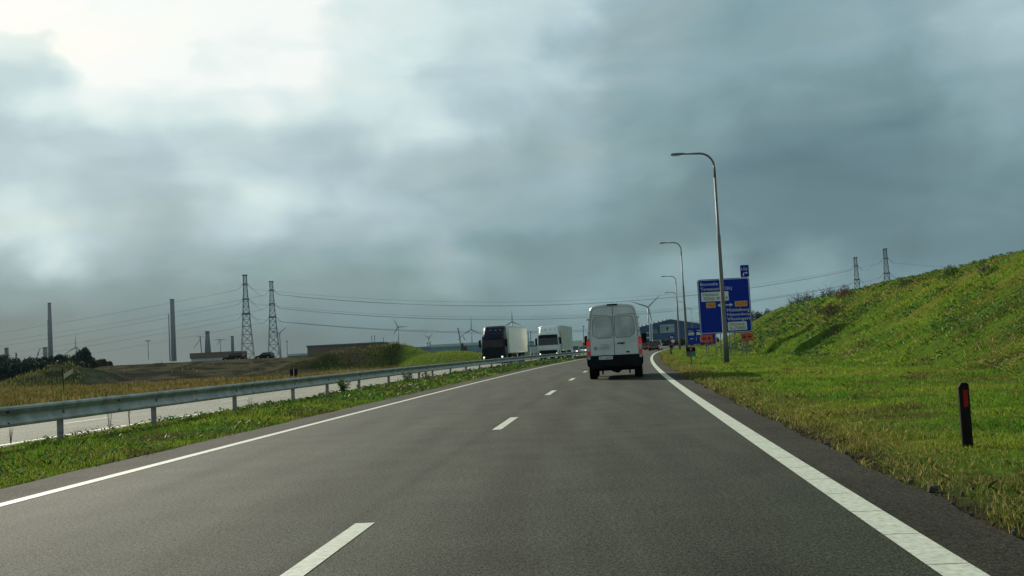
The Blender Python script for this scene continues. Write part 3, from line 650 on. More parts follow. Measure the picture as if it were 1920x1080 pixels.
# ------------------------------------------------------------------ text helper
def text(s, h, m, parent, x, z, y=0, name='lettering', w=None, anchor='LEFT', flip=False):
    cu = bpy.data.curves.new('t', 'FONT'); cu.body = s; cu.size = h/.70; cu.extrude = .002; cu.align_x = anchor; cu.resolution_u = 2
    ob = bpy.data.objects.new('t', cu); COL.objects.link(ob)
    dg = bpy.context.evaluated_depsgraph_get(); me = bpy.data.meshes.new_from_object(ob.evaluated_get(dg)); bpy.data.objects.remove(ob)
    o = bpy.data.objects.new(name, me); COL.objects.link(o); me.materials.clear(); me.materials.append(m)
    o.parent = parent; o.rotation_euler = (R(90), 0, 0); o.location = (x, y, z)
    if w:
        xsz = max(v.co.x for v in me.vertices)-min(v.co.x for v in me.vertices); o.scale.x = w/xsz
    return o
# ------------------------------------------------------------------ large direction sign
SY = 80.0
tl = at(1307.6, 525, SY); tr = at(1405, 519.5, SY); bl = at(1312.5, 627, SY); br = at(1410.5, 622.5, SY)
sx = (tl.x+bl.x)/2; sw = ((tr.x+br.x)-(tl.x+bl.x))/2; sz0 = (bl.z+br.z)/2; sh = (tl.z+tr.z)/2-sz0
sign = thing('direction_sign', 'large blue direction sign with Borssele and Middelburg on lattice legs behind the nearest lamp', 'road sign', (sx, SY, 0))
def rrect(x0, x1, z0, z1, r, n=4):
    o = []
    for cx, cz, a0 in ((x1-r, z0+r, -90), (x1-r, z1-r, 0), (x0+r, z1-r, 90), (x0+r, z0+r, 180)):
        for k in range(n+1): a = R(a0+90*k/n); o.append((cx+r*math.cos(a), cz+r*math.sin(a)))
    return o
pb = MB().prism(rrect(0, sw, sz0, sz0+sh, .18), 0, .06).build('sign_panel', M['signblue'], sign)
# white border line
mb = MB(); o_ = rrect(.05, sw-.05, sz0+.05, sz0+sh-.05, .15); i_2 = rrect(.085, sw-.085, sz0+.085, sz0+sh-.085, .12); n = len(o_)
mb.add([(x, -.004, z) for x, z in o_]+[(x, -.004, z) for x, z in i_2], [(i, (i+1) % n, (i+1) % n+n, i+n) for i in range(n)]); mb.build('border', M['signwhite'], pb)
U = lambda u: u*sw
V = lambda v: sz0+sh*(1-v)
def plate(u0, u1, v0, v1, m, name='panel'): return MB().prism(rrect(U(u0), U(u1), V(v1), V(v0), .05), -.012, -.003).build(name, M[m], pb)
ch = .056*sh
text('Borssele', ch, M['signwhite'], pb, U(.05), V(.115), -.008, w=U(.335))
text('Terneuzen (TOL)', ch, M['signwhite'], pb, U(.055), V(.205), -.008, w=U(.60))
plate(.06, .585, .235, .405, 'signwhite')
text('Havens', .06*sh, M['signblack'], pb, U(.085), V(.31), -.018, w=U(.29)); text('7000-9999', .06*sh, M['signblack'], pb, U(.09), V(.388), -.018, w=U(.47))
plate(.145, .325, .425, .525, 'signamber'); text('N62', .062*sh, M['signred'], pb, U(.17), V(.505), -.018, w=U(.135))
plate(.695, .935, .425, .525, 'signamber'); text('N254', .062*sh, M['signred'], pb, U(.715), V(.505), -.018, w=U(.20))
def arrow(u0, u1, v, m, name='arrow', hh=.04):
    s = 1 if u1 > u0 else -1; x0, x1 = U(u0), U(u1); z = V(v); h_ = hh*sh; L_ = h_*1.6
    p = [(x0, z-h_*.22), (x1-s*L_*.6, z-h_*.22), (x1-s*L_, z-h_), (x1, z), (x1-s*L_, z+h_), (x1-s*L_*.6, z+h_*.22), (x0, z+h_*.22)]
    if s < 0: p = p[::-1]
    return MB().prism(p, -.010, -.003).build(name, M[m], pb)
arrow(.49, .36, .485, 'signwhite'); arrow(.52, .655, .485, 'signwhite')
text('Middelburg', ch, M['signwhite'], pb, U(.53), V(.61), -.008, w=U(.43)); text('Nieuwdorp', ch, M['signwhite'], pb, U(.53), V(.69), -.008, w=U(.43)); text('Vlissingen', ch, M['signwhite'], pb, U(.53), V(.77), -.008, w=U(.43))
plate(.535, .90, .80, .955, 'signwhite'); text('Havens', .058*sh, M['signblack'], pb, U(.565), V(.868), -.018, w=U(.28)); text('0-7000', .058*sh, M['signblack'], pb, U(.565), V(.942), -.018, w=U(.30))
ua = at(1389, 520, SY); ub = at(1404.5, 496.5, SY); x0 = ua.x-sx; x1 = at(1405, 520, SY).x-sx; zt = ub.z; zb = sz0+sh+.03
up = MB().prism(rrect(x0, x1, zb, zt, .06), 0, .05).build('route_panel', M['signblue'], sign); wU = x1-x0
text('U26', .22, M['signwhite'], up, x0+.08*wU, zt-.40, -.006, w=.72*wU)
MB().box(x0+.28*wU, x0+.38*wU, -.008, -.002, zb+.08, zb+.34).box(x0+.28*wU, x0+.68*wU, -.008, -.002, zb+.285, zb+.34).add([(x0+.62*wU, -.008, zb+.22), (x0+.86*wU, -.008, zb+.3125), (x0+.62*wU, -.008, zb+.405)], [(0, 1, 2)]).build('arrow', M['signwhite'], up)
def leg(par, x, h, w=.22, mt='galv_post'):
    mb = MB(); mb.tube((x, .12, -.1), (x, .12, h), .035, .035, 6); mb.tube((x+w*2, .55, -.1), (x+w*2, .12, h), .03, .03, 6)
    mb.tube((x, .12, 0), (x+w*2, .4, h*.95), .02, .02, 5); mb.build('leg', M[mt], par)
for px in (1344, 1371, 1393): leg(sign, at(px, 665, SY).x-sx, sz0+sh*.9)
def orange_sign(px0, px1, py0, py1, Y, left, lab):
    a = at(px0, py0, Y); b = at(px1, py1, Y); w = b.x-a.x; z1 = a.z; z0 = at(px0, py1-1, Y).z
    t = thing('detour_sign', lab, 'road sign', (a.x, Y, 0), 0, 'orange detour signs below the blue sign')
    p = MB().prism(rrect(0, w, z0, z1, .03), 0, .03).build('sign_panel', M['orange'], t); c = (z0+z1)/2
    xa, xb = (.08*w, .46*w) if left else (.92*w, .54*w); s = -1 if left else 1
    tip, tail = (xa, xb) if left else (xa, xb)
    P_ = [(tail, c-.045), (tip-s*.16, c-.045), (tip-s*.2, c-.14), (tip, c), (tip-s*.2, c+.14), (tip-s*.16, c+.045), (tail, c+.045)]
    if s < 0: P_ = P_[::-1]
    MB().prism(P_, -.008, -.001).build('arrow', M['signblack'], p)
    cx = .72*w if left else .27*w
    MB().prism([(cx+.11*math.cos(a_), c+.11*math.sin(a_)) for a_ in np.linspace(0, 6.283, 12, endpoint=False)], -.008, -.001).build('dot', M['signblack'], p)
    for fx in (.42, .62): MB().tube((w*fx, .06, -.1), (w*fx, .06, z1), .028, .028, 6).build('leg', M['galv_post'], t)
    MB().tube((w*.5, .6, -.1), (w*.5, .06, z1*.9), .02, .02, 6).build('leg', M['galv_post'], t)
orange_sign(1313.5, 1337, 628, 643.5, 77.5, True, 'orange detour sign with black arrow pointing left under the large blue sign')
orange_sign(1389, 1412, 625, 640, 77.5, False, 'orange detour sign with black arrow pointing right under the large blue sign')
# second blue sign behind
t = thing('direction_sign', 'smaller blue direction sign half hidden behind the large one', 'road sign', (at(1288, 630, 190).x, 190, 0))
z0 = at(1288, 645, 190).z; z1 = at(1288, 616, 190).z; p = MB().prism(rrect(0, 4.9, z0, z1, .12), 0, .06).build('sign_panel', M['signblue'], t); hh = z1-z0
for x in (.25, 1.7): MB().box(x, x+1.05, -.012, -.003, z1-.45*hh, z1-.28*hh).build('panel', M['signwhite'], p)
text('Havens', .12*hh, M['signblack'], p, .3, z1-.43*hh, -.018, w=.9); text('Goes', .12*hh, M['signwhite'], p, .3, z1-.22*hh, -.008, w=.8); text('N62', .11*hh, M['signwhite'], p, 1.8, z1-.22*hh, -.008, w=.8)
mb = MB(); mb.box(.5, 1.1, -.01, -.003, z0+.30*hh, z0+.34*hh); mb.box(2.3, 2.36, -.01, -.003, z0+.12*hh, z0+.42*hh); mb.box(1.6, 1.66, -.01, -.003, z0+.2*hh, z0+.42*hh); mb.build('arrow', M['signwhite'], p)
for x in (.5, 2.4, 4.3): MB().tube((x, .15, -.1), (x, .15, z1), .05, .05, 6).build('leg', M['galv_post'], t)
# small blue sign and round sign
p = at(1268.5, 650, 240); t = thing('small_road_sign', 'small blue square sign above the far grass left of the nearer lamps', 'road sign', (at(1260, 640, 240).x, 240, 0))
za, zb_ = at(1260, 628, 240).z, at(1260, 636, 240).z
MB().box(-.5, .5, 0, .04, zb_, za, .06).build('sign_panel', M['signblue'], t); MB().tube((0, .06, -.5), (0, .06, za), .04, .04, 6).build('post', M['galv_post'], t)
MB().box(-.3, -.1, -.006, -.001, zb_+.2, za-.2).box(.1, .3, -.006, -.001, zb_+.2, za-.35).build('symbol', M['signwhite'], t)
t = thing('round_sign', 'small round red rimmed sign below the small blue square sign', 'road sign', (at(1262, 640, 235).x, 235, 0)); zc = at(1262, 639.5, 235).z
MB().disc((0, 0, zc), .48, (0, 1, 0), .04, 18).build('rim', M['orange'], t); MB().disc((0, -.03, zc), .32, (0, 1, 0), .02, 18).build('disc', M['signwhite'], t); MB().tube((0, .05, -.5), (0, .05, zc), .035, .035, 6).build('post', M['galv_post'], t)
# green/black verge board
t = thing('verge_board', 'small black, brown and teal board on a post at the foot of the second lamp', 'sign', (gnd(1297, 685).x, gnd(1297, 685).y, 0))
zb_ = at(1297, 668.3, t.location.y).z; za = at(1297, 651, t.location.y).z; zm = (zb_+za)/2+.02
MB().tube((0, .04, -.1), (0, .04, za), .022, .022, 6).build('post', M['post'], t)
MB().box(-.25, .25, 0, .02, zb_, za).build('board', M['teal'], t); MB().box(-.247, .247, -.006, -.001, zm, za-.003).build('black_field', M['black'], t)
MB().box(-.247, -.01, -.006, -.001, zb_+.05, zm-.01).build('brown_field', M['brown'], t); MB().disc((0, -.012, (zm+za)/2), .06, (0, 1, 0), .008, 12).build('dot', M['pinkdot'], t)
MB().box(.25, .262, -.004, .024, zb_, za).build('edge', M['signwhite'], t)
px = gnd(1259, 660); t = thing('verge_board', 'tiny dark green board on a post at the bend of the right verge', 'sign', (at(1259, 655, 150).x, 150, 0))
za = at(1259, 646, 150).z; zb_ = at(1259, 653.5, 150).z; MB().box(-.28, .28, 0, .03, zb_, za, .03).build('board', M['teal'], t); MB().box(-.2, .2, -.006, -.001, zb_+.1, za-.08).build('dark_field', M['black'], t); MB().tube((0, .05, -.3), (0, .05, za), .03, .03, 6).build('post', M['post'], t)

# marker posts
def marker(p, h, w, lab, rz=0, s=1):
    t = thing('marker_post', lab, 'marker post', (p.x, p.y, p.z), rz, 'marker posts on the verge')
    MB().prism([(-w/2, -.15), (w/2, -.15), (w/2, h-.02), (w/2-.02, h), (-w/2+.03, h), (-w/2, h-.045)], -.022, .022).build('post_body', M['post'], t, bevel=.004)
    MB().box(-w*.12, w*.30, -.026, -.0225, h*.63, h*.89).build('reflector', M['reflector'], t); return t
p = gnd(1814.5, 840); p.z = float(z_right(np.array([2.05]), np.array([p.y]))[0])-.02
marker(p, .68, .105, 'near dark marker post with red reflector in the right verge grass', R(-4))
p = gnd(1258.5, 666.5); p.z = 0; marker(p, .68, .13, 'distant dark marker post on the right verge at the road bend')
p = at(551, 706, 92); t = thing('marker_board', 'two small dark boards on a pale post just above the crash barrier', 'sign', (p.x, 92, 0))
za = at(551, 692, 92).z; MB().box(-.34, -.03, 0, .03, -.1, za).build('board', M['post'], t); MB().box(.03, .34, 0, .03, -.1, za+.02).build('board', M['post'], t); MB().tube((0, .0, -.3), (0, 0, za), .025, .025, 6).build('post', M['signwhite'], t)
p = gnd(120, 735); t = thing('leaning_pole', 'thin dark pole with a tilted pale board on the left field', 'pole', (p.x, p.y, -.2)); Yp = p.y
a = at(116.5, 688, Yp)-Vector(t.location); MB().path([(0, 0, -.2), (a.x*.5, 0, 1.0), (a.x, 0, a.z)], .03, 6).build('pole', M['post'], t)
b = at(119, 705, Yp)-t.location; c = at(136, 697, Yp)-t.location; dz = .22
MB().prism([(b.x, b.z-dz), (c.x, c.z-dz*.4), (c.x, c.z+dz*.9), (b.x, b.z+dz*.7)], .03, .05).build('board', M['beige'], t)

# ------------------------------------------------------------------ wheels
def wheel(par, x, y, r, w, name='wheel'):
    o = MB().disc((0, 0, 0), r, (1, 0, 0), w, 24).build(name, M['rubber'], par, smooth=False, loc=(x, y, r)); s = 1 if x > 0 else -1
    MB().disc((s*(w/2-.01), 0, 0), r*.58, (1, 0, 0), .05, 16).build('rim', M['rim'], o); return o
# ------------------------------------------------------------------ white van
def half_ring(y, prof): return [(x, y, z) for x, z in prof]+[(-x, y, z) for x, z in reversed(prof)]
def vanprof(k=1., top=2.80, zb=.42, wtop=1.):
    return [(.93*k, zb), (1.0*k, zb+.14), (1.03*k, .88), (1.035*k, 1.15), (1.01*k, 1.55), (.965*k, 2.05), (.90*k*wtop, 2.45), (.86*k*wtop, top-.17), (.79*k*wtop, top-.06), (.62*k*wtop, top+.0), (.3*k*wtop, top+.035), (0.001, top+.045)]
VY = 40.3; vx = at(1153, 668, VY).x; va = SL(41)
van = thing('white_van', 'tall white panel van seen from behind on the right lane ahead', 'van', (vx, VY, 0), -va)
rings = [half_ring(y, vanprof(k, tp, zb)) for y, k, tp, zb in ((0, .985, 2.78, .5), (.05, 1, 2.80, .48), (1.2, 1, 2.83, .42), (3.9, 1, 2.83, .42), (4.4, .99, 2.78, .42))]
def frontprof(z1, k): return [(.93*k, .42), (1.0*k, .56), (1.03*k, .80), (1.0*k, z1*.5+.35), (.97*k, z1*.55+.42), (.95*k, z1*.62+.42), (.9*k, z1*.72+.35), (.86*k, z1*.8+.25), (.8*k, z1*.9+.12), (.62*k, z1), (.3*k, z1+.02), (.001, z1+.02)]
rings += [half_ring(4.9, frontprof(2.3, .97)), half_ring(5.35, frontprof(1.45, .96)), half_ring(5.8, frontprof(1.15, .88))]
body = MB().loft(rings).build('body', M['white'], van, smooth=False, bevel=.02)
E_ = -.006
def onrear(name, xz, m, par=body, y0=-.012, y1=.01): return MB().prism(xz, y0, y1).build(name, M[m], par)
def outline(pts, w, m, name, par, y0=-.010, y1=-.001, closed=True):
    mb = MB(); n = len(pts)
    for i in range(n if closed else n-1):
        a = Vector((pts[i][0], pts[i][1])); b = Vector((pts[(i+1) % n][0], pts[(i+1) % n][1])); d = (b-a).normalized(); nrm = Vector((-d.y, d.x))*w/2
        q = [a-nrm, b-nrm, b+nrm, a+nrm]; mb.prism([(v.x, v.y) for v in q], y0, y1)
    return mb.build(name, M[m], par)
# rear doors as two panels with seams
for s in (-1, 1):
    P_ = [(.008, .90), (.90, .90), (.905, 1.5), (.86, 2.05), (.80, 2.5), (.74, 2.66), (.60, 2.70), (.008, 2.73)]
    P_ = [(x*s, z) for x, z in P_];  P_ = P_ if s > 0 else P_[::-1]
    d = MB().prism(P_, -.022, .004).build('rear_door', M['white'], body, bevel=.008)
    outline(P_, .022, 'seam', 'door_seam', body, -.016, .006)
    Q = [(.05, 1.62), (.12, 1.55), (.60, 1.55), (.76, 1.66), (.80, 1.80), (.78, 2.1), (.73, 2.31), (.66, 2.345), (.12, 2.36), (.05, 2.34)]
    Q = [(x*s, z) for x, z in Q]; Q = Q if s > 0 else Q[::-1]
    pn = MB().prism(Q, -.0255, -.02).build('window_panel', M['panelgrey'], d); outline(Q, .014, 'seam', 'panel_edge', d, -.028, -.021)
onrear('door_gap', [(-.006, .9), (.006, .9), (.006, 2.73), (-.006, 2.73)], 'seam', body, -.0235, -.01)
for s in (-1, 1):
    MB().box(s*.5-.32, s*.5+.32, -.026, -.0215, 2.405, 2.42).build('crease', M['seam'], body)
MB().box(-.20, .20, -.05, .25, 2.775, 2.825, .01).build('high_brake_light', M['black'], body); MB().tube((0, .3, 2.8), (0, .45, 2.93), .012, .008, 6).build('aerial', M['black'], body)
for s in (-1, 1):
    # tail lamps
    P_ = [(.90, .93), (1.035, .90), (1.045, 1.42), (.98, 1.58), (.90, 1.46)]; P_ = [(x*s, z) for x, z in P_]; P_ = P_ if s > 0 else P_[::-1]
    t_ = MB().prism(P_, -.035, .08).build('tail_lamp', M['red_lens'], body)
    MB().box(*sorted((s*.915, s*1.03)), -.042, -.034, 1.30, 1.45).build('brake_light', M['brake'], t_)
    MB().box(*sorted((s*.92, s*1.03)), -.042, -.034, 1.08, 1.27).build('clear_lens', M['clear_lens'], t_)
    for z in (1.75, 2.24): MB().box(*sorted((s*.90, s*.985)), -.028, .03, z, z+.07).build('hinge', M['panelgrey'], body)
    # bumper corner lamp and mirror
    MB().disc((s*.97, -.09, .82), .055, (0, 1, 0), .02, 12).build('corner_reflector', M['clear_lens'], body)
    mr_ = MB().box(*sorted((s*1.10, s*1.30)), 4.55, 4.75, 1.30, 1.72, .03).build('mirror', M['black'], body, bevel=.02); MB().tube((s*.95, 4.7, 1.4), (s*1.15, 4.65, 1.42), .03, .03, 6).build('mirror_arm', M['black'], body)
bp_ = MB().loft([half_ring(y, [(.90, .42), (1.03, .5), (1.055, .62), (1.055, .80), (1.02, .885), (.5, .89), (.001, .89)]) for y in (-.09, -.07, .35)]).build('rear_bumper', M['black'], body, bevel=.015)
MB().box(-.62, .62, -.16, -.09, .50, .58, .01).build('step', M['black'], body)
pl_ = MB().box(-.60, -.08, -.108, -.092, .745, .865).build('number_plate', M['signwhite'], body); text('ZS 168HR', .075, M['signblack'], pl_, -.565, .768, -.111, w=.45)
MB().box(.12, .40, -.045, -.02, 1.315, 1.355, .008).build('door_handle', M['black'], body); MB().disc((.29, -.03, 1.325), .035, (0, 1, 0), .03, 10).build('lock', M['black'], body)
MB().prism([(.50+.075*math.cos(a), .995+.032*math.sin(a)) for a in np.linspace(0, 6.283, 16, endpoint=False)], -.032, -.022).build('badge', M['seam'], body)
# logo and lettering on the left door
cx, cz = -.71, 1.175; mb = MB(); A_ = np.linspace(R(115), R(425), 18); n = len(A_)
mb.add([(cx+.068*math.cos(a), -.028, cz+.068*math.sin(a)) for a in A_]+[(cx+.046*math.cos(a), -.028, cz+.046*math.sin(a)) for a in A_], [(i, i+1, i+1+n, i+n) for i in range(n-1)]); mb.box(cx-.01, cx+.01, -.029, -.024, cz-.03, cz+.07); mb.build('logo', M['red'], body)
M['grey'] = mat('grey_ink', (.13, .14, .14), .6)
text('Transport', .03, M['grey'], body, -.55, 1.29, -.024, w=.30); text('Lammerwaal', .062, M['grey'], body, -.59, 1.165, -.024, w=.42); text('transport', .028, M['grey'], body, -.57, 1.115, -.024, w=.40); text('en logistiek', .028, M['grey'], body, -.48, 1.245, -.024, w=.30)
for s in (-1, 1):
    for y in (.95, 4.65): wheel(van, s*.86, y, .36, .30 if y < 2 else .235)
mb = MB(); mb.box(-.75, .75, .8, 1.05, .30, .42); mb.prism([(-.3, .43), (-.13, .27), (.08, .20), (.20, .27), (.28, .43)], .6, 1.4); mb.box(-.52, -.46, .3, .4, .18, .45); mb.box(.50, .56, .3, .4, .18, .45); mb.box(-.8, .8, .2, 5.2, .40, .5)
mb.build('underbody', M['black'], van)
# ------------------------------------------------------------------ lorries
def lorry(lab, name, px, Y, yaw, body_m, box_m, trim_m, H, navy, lights):
    t = thing(name, lab, 'lorry', (at(px, 660, Y).x, Y, float(ZO(Y))), yaw)
    W2 = 1.23
    def ring(z, w, yf, yb): return [(-w, yb, z), (-w, yf+.28, z), (-w+.22, yf, z), (w-.22, yf, z), (w, yf+.28, z), (w, yb, z)]
    cab = MB().loft([ring(.45, W2, .02, 2.2), ring(1.2, W2+.01, 0, 2.2), ring(1.75, W2, .02, 2.2), ring(2.75, W2-.05, .22, 2.2), ring(3.15, W2-.10, .38, 2.2), ring(H-.45, W2-.14, .65, 2.2)]).build('cab', M[body_m], t, bevel=.03)
    MB().loft([ring(H-.47, W2-.10, .72, 2.3), ring(H-.15, W2-.12, 1.0, 2.3), ring(H, W2-.2, 1.35, 2.3)]).build('roof_deflector', M[body_m], t, bevel=.04)
    MB().loft([[(-W2+.08, -.03, 1.72), (W2-.08, -.03, 1.72), (W2-.08, .14, 1.72), (-W2+.08, .14, 1.72)], [(-W2+.13, .16, 2.72), (W2-.13, .16, 2.72), (W2-.13, .3, 2.72), (-W2+.13, .3, 2.72)]]).build('windscreen', M['glassb' if navy else 'glass'], cab)
    sv = MB().loft([[(-W2+.12, -.10, 2.66), (W2-.12, -.10, 2.66), (W2-.12, .25, 2.70), (-W2+.12, .25, 2.70)], [(-W2+.14, .02, 2.92), (W2-.14, .02, 2.92), (W2-.14, .3, 2.92), (-W2+.14, .3, 2.92)]]).build('sun_visor', M[trim_m], cab)
    MB().box(-W2+.2, W2-.2, -.01, .03, .62, 1.12, .08).build('grille', M['black'], cab)
    if not navy: MB().box(-W2+.06, W2-.06, -.03, .02, 1.22, 1.62, .04).build('front_panel', M[body_m], cab)
    else: MB().box(-W2+.06, W2-.06, -.03, .02, 1.2, 1.62, .04).build('front_panel', M['black'], cab)
    MB().box(-W2-.01, W2+.01, -.06, .3, .30, .66, .05).build('bumper', M['black' if navy else 'white2'], cab, bevel=.02)
    MB().box(-.7, .7, -.075, -.055, .36, .56, .02).build('lower_grille', M['black'], cab)
    MB().box(-.27, .27, -.095, -.078, .40, .52).build('number_plate', M['signwhite'], cab)
    for s in (-1, 1):
        hl = MB().box(*sorted((s*.80, s*1.18)), -.075, -.03, .60, .80, .03).build('headlight', M['seam'], cab)
        MB().disc((s*.98, -.085, .70), .085 if lights else .07, (0, 1, 0), .02, 14).build('bulb', M['headlamp'], hl)
        MB().disc((s*1.02, -.08, .48), .06, (0, 1, 0), .02, 10).build('fog_light', M['headlamp_off'], cab)
        MB().box(*sorted((s*1.30, s*1.54)), .18, .32, 1.75, 2.55, .05).build('mirror', M['black'], cab, bevel=.02)
        MB().tube((s*1.15, .35, 2.6), (s*1.42, .25, 2.5), .03, .03, 6).build('mirror_arm', M['black'], cab)
        MB().box(*sorted((s*(W2-.06), s*(W2+.012))), .55, 1.35, 1.75, 2.6, .05).build('side_window', M['glass'], cab)
        MB().box(*sorted((s*(W2-.1), s*(W2+.02))), .3, .9, .35, 1.1, .03).build('step_panel', M['black'], cab)
    for x in (-.8, -.3, .3, .8): MB().box(x-.06, x+.06, .55, .75, H-.50, H-.42).build('marker_lamp', M['clear_lens'], cab)
    for s in (-1, 1):
        for y in (1.35, 4.9): wheel(t, s*1.05, y, .5, .34)
        for y in (10.2, 11.5, 12.8): wheel(t, s*1.05, y+1.3, .5, .34)
    MB().box(-.45, .45, 1.8, 16, .62, .95).build('chassis', M['black'], t)
    tr_ = MB().box(-1.27, 1.27, 3.0, 16.4, 1.12, H-.02, .02).build('trailer_box', M[box_m], t)
    f_ = MB()
    for s in (-1, 1):
        xx = sorted((s*1.268, s*1.285)); f_.box(*xx, 3.0, 16.4, 1.05, 1.17); f_.box(*xx, 3.0, 16.4, H-.13, H-.01)
        f_.box(*xx, 2.99, 3.07, 1.17, H-.13); f_.box(*xx, 16.33, 16.41, 1.17, H-.13)
    f_.build('trailer_frame', M['chrome' if navy else 'greybox'], tr_)
    MB().box(-1.2, 1.2, 5.2, 9.8, .45, .85).build('side_skirt', M['black'], t); MB().box(.95, 1.22, 8.5, 9.2, .42, 1.0).build('tool_box', M['white2'], t)
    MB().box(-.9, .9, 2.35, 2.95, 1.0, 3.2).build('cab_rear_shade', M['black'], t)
    return t
lorry('dark navy lorry with lit headlights towing a cream box trailer on the other carriageway', 'navy_lorry', 924.5, 113, -SL(113)-R(1.2), 'navy', 'cream', 'navy', 4.0, True, True)
lorry('white lorry with grey box trailer following the navy lorry on the other carriageway', 'white_lorry', 1028.5, 124.5, -SL(124)-R(.5), 'white2', 'greybox', 'black', 4.0, False, False)
# distant lorry seen side-on behind the white one
t = thing('distant_lorry', 'far grey box lorry with orange cab crossing behind the oncoming cars', 'lorry', (at(1060, 650, 262).x, 262, 0), R(3)); 
MB().box(0, 4.3, 0, 2.5, .9, 2.85, .02).build('trailer_box', M['greybox'], t); MB().box(-.02, 4.35, -.03, -.005, 2.80, 2.93).build('top_rail', M['signwhite'], t)
MB().box(4.55, 5.6, .05, 2.4, .5, 2.6, .1).build('cab', M['orange'], t, bevel=.05); MB().box(4.7, 5.3, -.01, .06, 1.5, 2.2, .05).build('side_window', M['glass'], t)
for x in (.8, 3.2, 5.0): MB().disc((x, .2, .45), .45, (0, 1, 0), .3, 14).build('wheel', M['rubber'], t)
# ------------------------------------------------------------------ cars
def car(lab, name, px, py, Y, yaw, paint, L=4.2, W=1.75, Hh=1.47, suv=False, z=0.0, front=False, rack=False, cat='car'):
    # built nose toward +Y (seen from behind); front=True turns it round
    t = thing(name, lab, cat, (at(px, py, Y).x, Y+(L if front else 0), z), yaw+(math.pi if front else 0))
    hw = W/2; zb = .22; zw = .92 if not suv else 1.05; zt = Hh
    def rg(y, z1, k): return [(-hw*k, y, zb), (-hw*k*1.0, y, (zb+z1)*.5), (-hw*k*.94, y, z1), (hw*k*.94, y, z1), (hw*k, y, (zb+z1)*.5), (hw*k, y, zb)]
    b = MB().loft([rg(0, zw-.15, .93), rg(.12, zw-.02, 1), rg(1.0, zw, 1), rg(L*.62, zw, 1), rg(L*.93, zw-.18, .97), rg(L, zw-.34, .86)]).build('body', M[paint], t, bevel=.04)
    def gr(y, z, k): return [(-hw*k, y, z), (hw*k, y, z)]
    yb, yt0, yt1, yf = (.10, .42 if not suv else .25, L*.50, L*.68)
    gh = MB(); vs = [(-hw*.90, yb, zw-.03), (hw*.90, yb, zw-.03), (hw*.90, yf, zw-.05), (-hw*.90, yf, zw-.05), (-hw*.74, yt0, zt-.05), (hw*.74, yt0, zt-.05), (hw*.74, yt1, zt-.05), (-hw*.74, yt1, zt-.05)]
    gh.add(vs, [(0, 1, 5, 4), (1, 2, 6, 5), (2, 3, 7, 6), (3, 0, 4, 7), (4, 5, 6, 7)]); gh.build('windows', M['glass'], t)
    r_ = MB().box(-hw*.75, hw*.75, yt0-.03, yt1+.03, zt-.06, zt, .02).build('roof', M[paint], t, bevel=.02)
    for s in (-1, 1):
        mbp = MB()
        mbp.path([(s*hw*.91, yb-.01, zw-.03), (s*hw*.75, yt0-.01, zt-.03)], .045, 6); mbp.path([(s*hw*.91, yf+.01, zw-.05), (s*hw*.75, yt1+.01, zt-.03)], .04, 6); mbp.path([(s*hw*.90, (yb+yf)/2, zw-.03), (s*hw*.755, (yt0+yt1)/2, zt-.04)], .035, 6)
        mbp.build('pillar', M[paint], t)
        MB().box(*sorted((s*(hw*.60), s*(hw*.97))), -.03, .06, zw-.30, zw-.10, .02).build('tail_light', M['red_lens'], t)
        MB().box(*sorted((s*(hw*.52), s*(hw*.86))), L-.12, L-.01, .58, .70, .02).build('headlight', M['headlamp'] if front else M['headlamp_off'], t)
        MB().box(*sorted((s*(hw+.02), s*(hw+.18))), L*.60, L*.60+.12, zw-.02, zw+.14, .02).build('mirror', M[paint], t)
        for y in (.75, L-.85): wheel(t, s*(hw-.11), y, .33, .2)
    MB().box(-hw*.9, hw*.9, -.06, .1, .25, .50, .03).build('rear_bumper', M['black' if not suv else paint], t, bevel=.02)
    MB().box(-.26, .26, -.075, -.062, .52, .63).build('number_plate', M['signamber'], t)
    MB().box(-hw*.6, hw*.6, L-.10, L+.02, .30, .48, .03).build('grille', M['black'], t)
    if rack:
        for s in (-1, 1): MB().tube((s*hw*.68, yt0, zt+.04), (s*hw*.68, yt1, zt+.04), .02, .02, 6).build('roof_rail', M['chrome'], t)
    return t
y1 = 183; car('burgundy hatchback with dark rear window ahead on the road right of the van', 'hatchback_car', 1225.3, 650, y1, -SL(y1)-R(2), 'carpink', 4.0, 1.72, 1.46)
y1 = 202; car('white off-road car ahead, just beyond the burgundy hatchback', 'offroad_car', 1231.5, 650, y1, -SL(y1), 'white2', 4.6, 1.85, 1.86, suv=True, rack=True)
y1 = 205; car('red car peeping out between the van and the burgundy hatchback', 'red_car', 1207.8, 650, y1, -SL(y1), 'red', 4.3, 1.78, 1.48)
y1 = 216; car('dark car in the queue above the red car', 'dark_car', 1216.5, 650, y1, -SL(y1), 'black', 4.3, 1.8, 1.75, suv=True)
y1 = 185; car('blue grey oncoming car with pale roof left of the van', 'oncoming_car', 1082.5, 653, y1, -SL(y1), 'oncoming', 4.4, 1.8, 1.5, front=True)
y1 = 215; car('white oncoming car with lit headlights partly hidden by the van', 'oncoming_car', 1099, 653, y1, -SL(y1), 'white2', 4.2, 1.75, 1.5, front=True)
y1 = 170; car('tall white oncoming delivery van half hidden behind the white lorry', 'delivery_van', 1069.5, 653, y1, -SL(y1), 'white2', 4.8, 1.4, 2.1, suv=True, front=True, cat='van')
# vehicles parked on the dirt plateau
car('dark off-road car parked on the dirt bank below the left pylon', 'parked_car', 459, 665, 210, R(75), 'black', 4.6, 1.85, 1.6, suv=True, z=2.1)
car('dark estate car parked on the dirt bank below the second pylon', 'parked_car', 512, 665, 210, R(80), 'black', 3.6, 1.7, 1.4, z=2.1)

